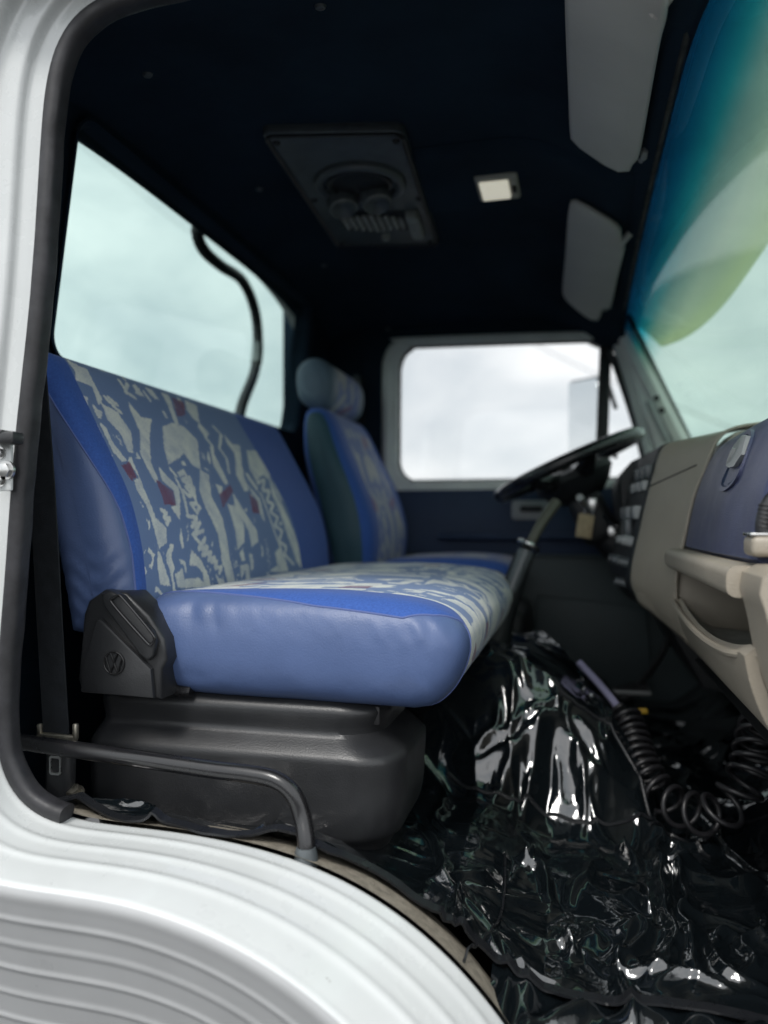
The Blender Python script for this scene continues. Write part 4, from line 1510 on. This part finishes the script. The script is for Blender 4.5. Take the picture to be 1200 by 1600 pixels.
# ------------------------------------------------------------------ STEERING WHEEL
swc = Vector((-.020, 2.30, .168))
tl = R(24)
nx = Vector((-math.sin(tl), 0, math.cos(tl)))
ux = Vector((math.cos(tl), 0, math.sin(tl)))
sw = thing('steering_wheel', 'large black steering wheel on a tilted column with stalks', 'steering wheel', tuple(swc + nx * -.3))
obj('rim', torus(swc, nx, .214, .0185, 64, 14), M['black_smooth'], sw)
hubc = swc - nx * .035
obj('hub', lathe([(.0, .022), (.08, .020), (.112, .010), (.115, -.008), (.09, -.045), (.06, -.07), (.0, -.07)], hubc, nx, 28), M['dark'], sw)
for a in (20, 160, 215, 325):
    d = ux * math.sin(R(a)) + Vector((0, 1, 0)) * math.cos(R(a))
    obj('spoke', tube([hubc + d * .05, hubc + d * .12 + nx * .008, swc + d * .205], [.034, .026, .014], 8, 10), M['black_smooth'], sw)
obj('horn_pad', rbox(hubc + nx * .02, (.13, .16, .02), .009, 3, nx.to_track_quat('Z', 'Y').to_matrix()), M['black'], sw)
obj('column', tube([hubc - nx * .05, hubc - nx * .20 + ux * .02, hubc - nx * .55 + ux * .16], [.048, .05, .034], 14, 12), M['dark'], sw)
obj('column_shroud', rbox(hubc - nx * .13, (.12, .10, .15), .025, 3, nx.to_track_quat('Z', 'Y').to_matrix()), M['dark'], sw)
obj('stalk', tube([hubc - nx * .10 + Vector((0, -.05, 0)), hubc - nx * .105 + Vector((-.01, -.13, .01)), hubc - nx * .09 + Vector((-.02, -.21, .015))], [.008, .007, .010], 8, 14), M['alu'], sw)
obj('stalk', tube([hubc - nx * .12 + Vector((.03, -.05, 0)), hubc - nx * .14 + Vector((.07, -.12, -.04)), hubc - nx * .14 + Vector((.10, -.17, -.09))], [.006, .005, .007], 8, 14), M['dark'], sw)
obj('ignition_lock', lathe([(.0, .03), (.016, .028), (.018, 0)], hubc - nx * .15 + Vector((.05, -.05, -.02)), (0, -1, 0), 16), M['metal'], sw)

kt = thing('key_tag', 'small tan tag hanging from the ignition key by the steering column', 'key tag', tuple(atD(915, 835, 2.12)))
obj('tag_card', rbox(atD(914, 822, 2.12), (.044, .006, .066), .003, 2, Matrix.Rotation(R(8), 3, 'Y')), M['tan'], kt)
obj('key_ring', torus(atD(920, 800, 2.12), (.3, 1, 0), .012, .0018, 20, 6), M['metal'], kt)
obj('key', rbox(atD(926, 788, 2.14), (.022, .005, .034), .002), M['metal'], kt)

# gear lever
gl = thing('gear_lever', 'grey gear lever with a bright ring collar beside the bench cushion', 'gear lever', tuple(atD(775, 1005, 1.86)))
obj('boot', tube([atD(768, 1015, 1.84), atD(788, 955, 1.86), atD(805, 905, 1.88), atD(819, 868, 1.89)], [.045, .030, .026, .024], 14, 24), M['dark'], gl)
obj('sleeve', tube([atD(797, 925, 1.86), atD(822, 862, 1.88)], [.017, .021], 14, 8), M['smoky'], gl)
ax = (atD(868, 785, 1.92) - atD(822, 862, 1.89)).normalized()
obj('collar', torus(atD(825, 853, 1.885), ax, .024, .0065, 24, 10), M['metal'], gl)
obj('rod', tube([atD(825, 856, 1.885), atD(846, 818, 1.90), atD(870, 784, 1.92)], [.012, .013, .014], 12, 10), M['olive'], gl)

# pedals far under the dash
pd = thing('foot_pedal', 'wide dark pedal with a pale edge under the steering column', 'pedal', tuple(atD(980, 1090, 2.2)))
obj('pedal_pad', rbox(atD(985, 1080, 2.2), (.10, .12, .018), .005, 2, Matrix.Rotation(R(-18), 3, 'Y')), M['rubber'], pd)
obj('pedal_edge', rbox(atD(985, 1082, 2.13), (.11, .008, .010), .003), M['alu'], pd)
obj('pedal_arm', tube([atD(995, 1075, 2.2), atD(1035, 1020, 2.25), atD(1060, 940, 2.3)], .009, 8, 10), M['dark_metal'], pd)

# ------------------------------------------------------------------ SUN VISORS
def onvis(a, b):
    h = HBV.ray_cast(Vector((0, 0, 0)), ray(a, b))[0]
    return h if h is not None else atZ(a, b, .70)


def sun_visor(label, outline, zs, hooks, pivot):
    pts = [onvis(a, b) for a, b in outline]
    c = sum(pts, Vector()) / len(pts)
    t = thing('sun_visor', label, 'sun visor', tuple(c), 'sun visors under the roof')
    Q = crom([tuple(p) for p in pts], 60, True)
    cen = Vector(Q.mean(0))
    dn = Vector((-.12, 0, -1)).normalized()
    rings = []
    for k, h in ((.97, -.010), (.995, -.006), (1, 0), (.995, .005), (.97, .008), (.9, .010)):
        rings.append([cen + (Vector(p) - cen) * k + dn * h for p in Q])
    obj('visor_board', loft(rings), M['visor'], t, ang=60)
    for (a, b) in hooks:
        p = onvis(a, b)
        obj('visor_clip', merge(rbox(p + Vector((.006, 0, .006)), (.012, .030, .014), .004), tube([p + Vector((.0, .015, .0)), p + Vector((.02, .022, .02))], .005, 8)), M['alu'], t)
    a, b = pivot
    p = onvis(a, b)
    obj('pivot_bracket', merge(tube([p + Vector((-.008, .012, -.004)), p + Vector((.012, -.008, .014)), p + Vector((.03, -.012, .035))], .008, 8, 12), rbox(p + Vector((.02, -.01, .02)), (.018, .024, .012), .004)), M['visor'], t)
    return t


V1Z = [(-140, .735), (0, .735), (265, .735)]
sun_visor('larger grey sun visor nearest the open door', [(880, -150), (882, -60), (884, 40), (888, 140), (891, 205), (896, 220), (915, 234), (945, 255), (968, 266), (982, 266), (991, 250), (997, 246), (1003, 225), (1022, 120), (1034, 55), (1043, 20), (1044, -20), (1052, -150)], V1Z, [(1001, 246)], (1034, 8))
V2Z = [(310, .728), (500, .655)]
sun_visor("smaller grey sun visor in front of the driver's seat", [(892, 316), (903, 315), (930, 330), (958, 347), (970, 358), (972, 376), (977, 385), (975, 395), (966, 430), (957, 470), (952, 482), (944, 478), (936, 497), (926, 499), (905, 485), (884, 466), (879, 452), (883, 400), (887, 340)], V2Z, [(944, 483)], (976, 376))

# ------------------------------------------------------------------ ROOF LAMP
p, n = onhead(778, 279)
lamp = thing('dome_light', 'small cream rectangular dome light on the navy headliner', 'lamp', tuple(p))
lc = p + Vector((0, 0, -.018))
obj('lamp_body', rbox(lc, (.098, .128, .016), .007, 3), M['lens_frame'], lamp)
obj('lamp_lens', rbox(lc + Vector((-.006, -.002, -.009)), (.066, .092, .012), .004, 2), M['lens'], lamp)
obj('lamp_switch', rbox(lc + Vector((.038, .0, -.010)), (.010, .028, .008), .002), M['dark'], lamp)

# ------------------------------------------------------------------ ROOF VENTILATOR
pc = [onhead(*q)[0] for q in ((414, 194), (624, 181), (690, 374), (524, 371))]
vc = sum(pc, Vector()) / 4
rv = thing('roof_ventilator', 'black roof ventilator panel with round ducts and grey louvres', 'ventilator', tuple(vc))
uX = ((pc[1] - pc[0]) + (pc[2] - pc[3])) / 4
uY = ((pc[3] - pc[0]) + (pc[2] - pc[1])) / 4
hw_, hl_ = uX.length, uY.length
ex, ey = uX.normalized(), uY.normalized()
ez = ex.cross(ey).normalized()
if ez.z > 0:
    ez = -ez


def rvp(a, b, h=0.):
    return vc + ex * (a * hw_) + ey * (b * hl_) + ez * (.012 + h)


def rvplate(a0, a1, b0, b1, r, h0, h1, bev=.004):
    return prism(rrect(a0 * hw_, a1 * hw_, b0 * hl_, b1 * hl_, r, 6), lambda x, y: rvp(x / hw_, y / hl_, h0), lambda x, y: rvp(x / hw_, y / hl_, h1), bev)


obj('mount_plate', rvplate(-1, 1, -1, 1, .02, -.012, .012), M['smoky'], rv)
obj('bezel_rim', tube([rvp(x / hw_, y / hl_, .014) for x, y in rrect(-.97 * hw_, .97 * hw_, -.97 * hl_, .97 * hl_, .02, 6)] + [rvp(.97, .9, .014)], .0045, 6), M['black'], rv)
obj('fan_ring', torus(rvp(.05, -.28, .016), ez, .66 * hw_, .012, 40, 10), M['smoky'], rv)
obj('fan_ring', torus(rvp(.05, -.28, .016), ez, .48 * hw_, .006, 40, 8), M['black'], rv)
obj('fan_disc', lathe([(.0, .022), (.10 * hw_, .024), (.40 * hw_, .016), (.46 * hw_, .012)], rvp(.05, -.28, 0), ez, 32), M['dark'], rv)
for a, b in ((-.38, -.05), (.22, -.12)):
    du = obj('air_nozzle', lathe([(.0, .030), (.018, .034), (.030, .044), (.036, .036), (.038, .0)], rvp(a, b, .008), ez + ex * .2 + ey * -.25, 20), M['smoky'], rv)
    obj('nozzle_ring', torus(rvp(a, b, .044) + ex * .008 - ey * .010, ez + ex * .2 + ey * -.25, .030, .004, 24, 6), M['louvre'], du)
for k in range(9):
    a = -.52 + .125 * k
    obj('louvre', rbox(rvp(a, .40, .020), (.013, .105 - .010 * abs(k - 4), .008), .002, 1, Matrix((ex, ey, ez)).transposed() @ Matrix.Rotation(R(24), 3, 'Y')), M['louvre'], rv)
obj('louvre_frame', rvplate(-.62, .66, .22, .58, .012, .010, .0165, .002), M['dark'], rv)
obj('control_box', rvplate(.60, .82, .20, .66, .008, .012, .034, .003), M['louvre'], rv)
obj('control_knob', lathe([(.0, .018), (.010, .016), (.012, 0)], rvp(.05, .72, .012), ez, 14), M['louvre'], rv)
for a, b in ((-.86, -.88), (.86, -.88), (.86, .88), (-.86, .88), (-.86, 0), (.92, 0)):
    obj('screw', lathe([(.0, .006), (.006, .005), (.008, 0)], rvp(a, b, .012), ez, 12), M['dark_metal'], rv)

# ------------------------------------------------------------------ SEAT BELT
bt = thing('seat_belt', 'black seat belt running down beside the rear door pillar to its floor anchor', 'seat belt', tuple(atY(95, 1240, .985)))
bp = [atY(40, 250, 1.0), atY(48, 500, .99), atY(66, 760, .975), atY(78, 980, .97), atY(88, 1148, .97)]
obj('webbing', strip(crom([tuple(q) for q in bp], 40), (1, -.10, .0), .046, .0025), M['webbing'], bt, ang=60)
obj('belt_guide', rbox(atY(40, 240, 1.0), (.06, .03, .05), .01), M['black'], bt)
pl = atY(90, 1147, .968)
obj('anchor_loop', merge(rbox(pl + Vector((0, 0, -.004)), (.066, .008, .010), .003), rbox(pl + Vector((.030, 0, .006)), (.008, .008, .024), .003), rbox(pl + Vector((-.030, 0, .004)), (.008, .008, .02), .003)), M['zinc'], bt)
bkc = atY(91, 1198, .968)
obj('buckle', rbox(bkc + Vector((0, .006, -.005)), (.042, .022, .085), .008, 3, Matrix.Rotation(R(2), 3, 'Y')), M['black'], bt)
sl = rrect(-.0095, .0095, -.014, .014, .004, 4)
obj('buckle_slot', loft([[bkc + Vector((x * k, y, z * k + .004)) for x, z in sl] for k, y in ((1, -.004), (1, -.0075), (.74, -.0075), (.74, -.003))], True, False, False), M['metal'], bt, ang=30)
for q in ((92, 1240), (116, 1232)):
    b0_ = atY(q[0], q[1], .975)
    obj('anchor_bolt', merge(lathe([(.0, .010), (.010, .009), (.0115, 0)], b0_ + Vector((0, 0, -.006)), (0, -.6, 1), 6), lathe([(.015, .002), (.015, -.002)], b0_ + Vector((0, 0, -.008)), (0, -.6, 1), 18)), M['zinc'], bt)
obj('anchor_bracket', rbox(atY(95, 1252, .985), (.05, .04, .012), .003), M['dark_metal'], bt)

b2 = thing('seat_belt', "second seat belt hanging on the dark wall behind the driver's headrest", 'seat belt', tuple(atY(560, 640, 2.62)))
obj('webbing', strip([atY(558, 590, 2.62), atY(560, 700, 2.60), atY(566, 860, 2.58)], (1, 0, 0), .046, .003), M['webbing'], b2)
obj('belt_guide', rbox(atY(557, 606, 2.61), (.028, .025, .09), .008), M['smoky'], b2)

# ------------------------------------------------------------------ GRAB RAIL
gr = thing('grab_rail', 'bent black tube rail across the sill in front of the seat base', 'rail', tuple(atY(478, 1345, .915)))
rp = [atY(-20, 1150, .945), atY(46, 1161, .94), atY(200, 1183, .93), atY(330, 1202, .92), atY(395, 1210, .917), atY(432, 1219, .915), atY(458, 1240, .914), atY(472, 1275, .914), atY(478, 1310, .904), atY(478, 1340, .900)]
obj('rail_tube', tube(rp, .0115, 16, 90), M['black_smooth'], gr, ang=180)
fp = atY(478, 1332, .900)
obj('rail_foot', lathe([(.0, .016), (.0118, .015), (.0140, .008), (.0155, -.008), (.0, -.010)], fp + Vector((0, 0, -.008)), (.0, 0, 1), 18), M['smoky'], gr)

# ------------------------------------------------------------------ COILED HOSE
ch = thing('coiled_hose', 'black coiled air hose drooping from the dash to the floor cover', 'hose', tuple(atD(1090, 1290, 1.36)))
cp = crom([tuple(atD(a, b, d)) for a, b, d in ((975, 1112, 1.60), (988, 1145, 1.56), (1003, 1195, 1.50), (1035, 1245, 1.44), (1078, 1268, 1.38), (1115, 1272, 1.34), (1150, 1245, 1.32), (1172, 1200, 1.33), (1182, 1150, 1.36), (1200, 1095, 1.42), (1225, 1040, 1.46))], 700)
fr = frames([tuple(p) for p in cp])
hel = []
ph = 0.
for i, (p, a, b) in enumerate(fr):
    f = i / len(fr)
    ph += 2 * math.pi * (22 / len(fr)) * (1.75 if f < .25 else (.66 if f < .62 else 1.3))
    rr = .027 + .006 * math.sin(f * 3.1)
    hel.append(p + (a * math.cos(ph) + b * math.sin(ph)) * rr)
obj('coil', tube(hel, .0050, 8), M['coil'], ch, ang=180)
obj('straight_hose', tube([atD(905, 1035, 1.74), atD(930, 1062, 1.70), atD(958, 1095, 1.64), atD(976, 1122, 1.60)], .0085, 10, 24), M['lavender'], ch)
obj('hose_fitting', tube([atD(968, 1108, 1.61), atD(980, 1130, 1.59)], .013, 10), M['dark'], ch)
obj('fitting_clip', rbox(atD(1004, 1111, 1.70), (.022, .012, .012), .004), M['yellow'], ch)

# ------------------------------------------------------------------ OUTSIDE: hose behind the rear window, sun shade, power lines
hz_ = thing('corrugated_hose', 'black corrugated hose arching up outside the rear window', 'hose', tuple(atX(378, 640, -1.05)))
hpz = crom([tuple(atX(a, b, x)) for a, b, x in ((372, 660, -1.02), (380, 628, -1.03), (398, 580, -1.04), (403, 530, -1.04), (397, 480, -1.04), (378, 438, -1.04), (345, 415, -1.03), (318, 390, -1.02), (308, 360, -1.01), (318, 335, -1.0), (345, 330, -.99))], 200)
hr = [.0168 + .0014 * math.sin(i * 2.1) for i in range(200)]
obj('hose_body', tube([tuple(p) for p in hpz], hr, 10), M['grey_hose'], hz_, ang=180)
obj('hose_tape', tube([tuple(p) for p in hpz[52:66]], .0190, 10), M['tape'], hz_)
obj('cable_tie', rbox(Vector(hpz[104]) + Vector((0, .022, .012)), (.008, .03, .012), .003), M['dark'], hz_)

ss = thing('windscreen_visor', 'smoked translucent sun shade with yellow-green lip outside the windscreen top', 'sun shade', (.30, 1.77, .72))


def shade(u, v, off=0.):
    q = wind(u, .03)
    L_ = .36 * (1 - .55 * abs(u) ** 2.5)
    return Vector((q.x - .055 + (.09 + L_ * .50) * v + off, q.y, q.z + .060 + .03 * (1 - u * u) - (.20 * v) * (1 - .50 * abs(u) ** 3) + .03 * math.sin(math.pi * v)))


us, vs = np.linspace(-.985, .985, 50), np.linspace(0, 1, 24)
sh = obj('shade_sheet', merge(gridsurf(lambda u, v: shade(u, v), us, vs), gridsurf(lambda u, v: shade(u, v, .004), us, vs)), M['g_shade'], ss, recalc=False)
at = sh.data.attributes.new('band', 'FLOAT', 'POINT')
at.data.foreach_set('value', np.tile(np.tile(vs, len(us)), 2).astype(np.float32))

for lab, pts in (('thin power line crossing behind the far side window', (atY(780, 508, 24), atY(840, 540, 24), atY(960, 596, 24), atY(1300, 730, 24))),
                 ('faint power line running above the hose behind the rear window', (atX(80, 190, -16), atX(200, 285, -16), atX(330, 384, -16), atX(520, 500, -16)))):
    pw = obj('power_line', tube(pts, .012, 6, 40), M['dark'])
    tag(pw, lab, 'power line', 'power lines across the sky')
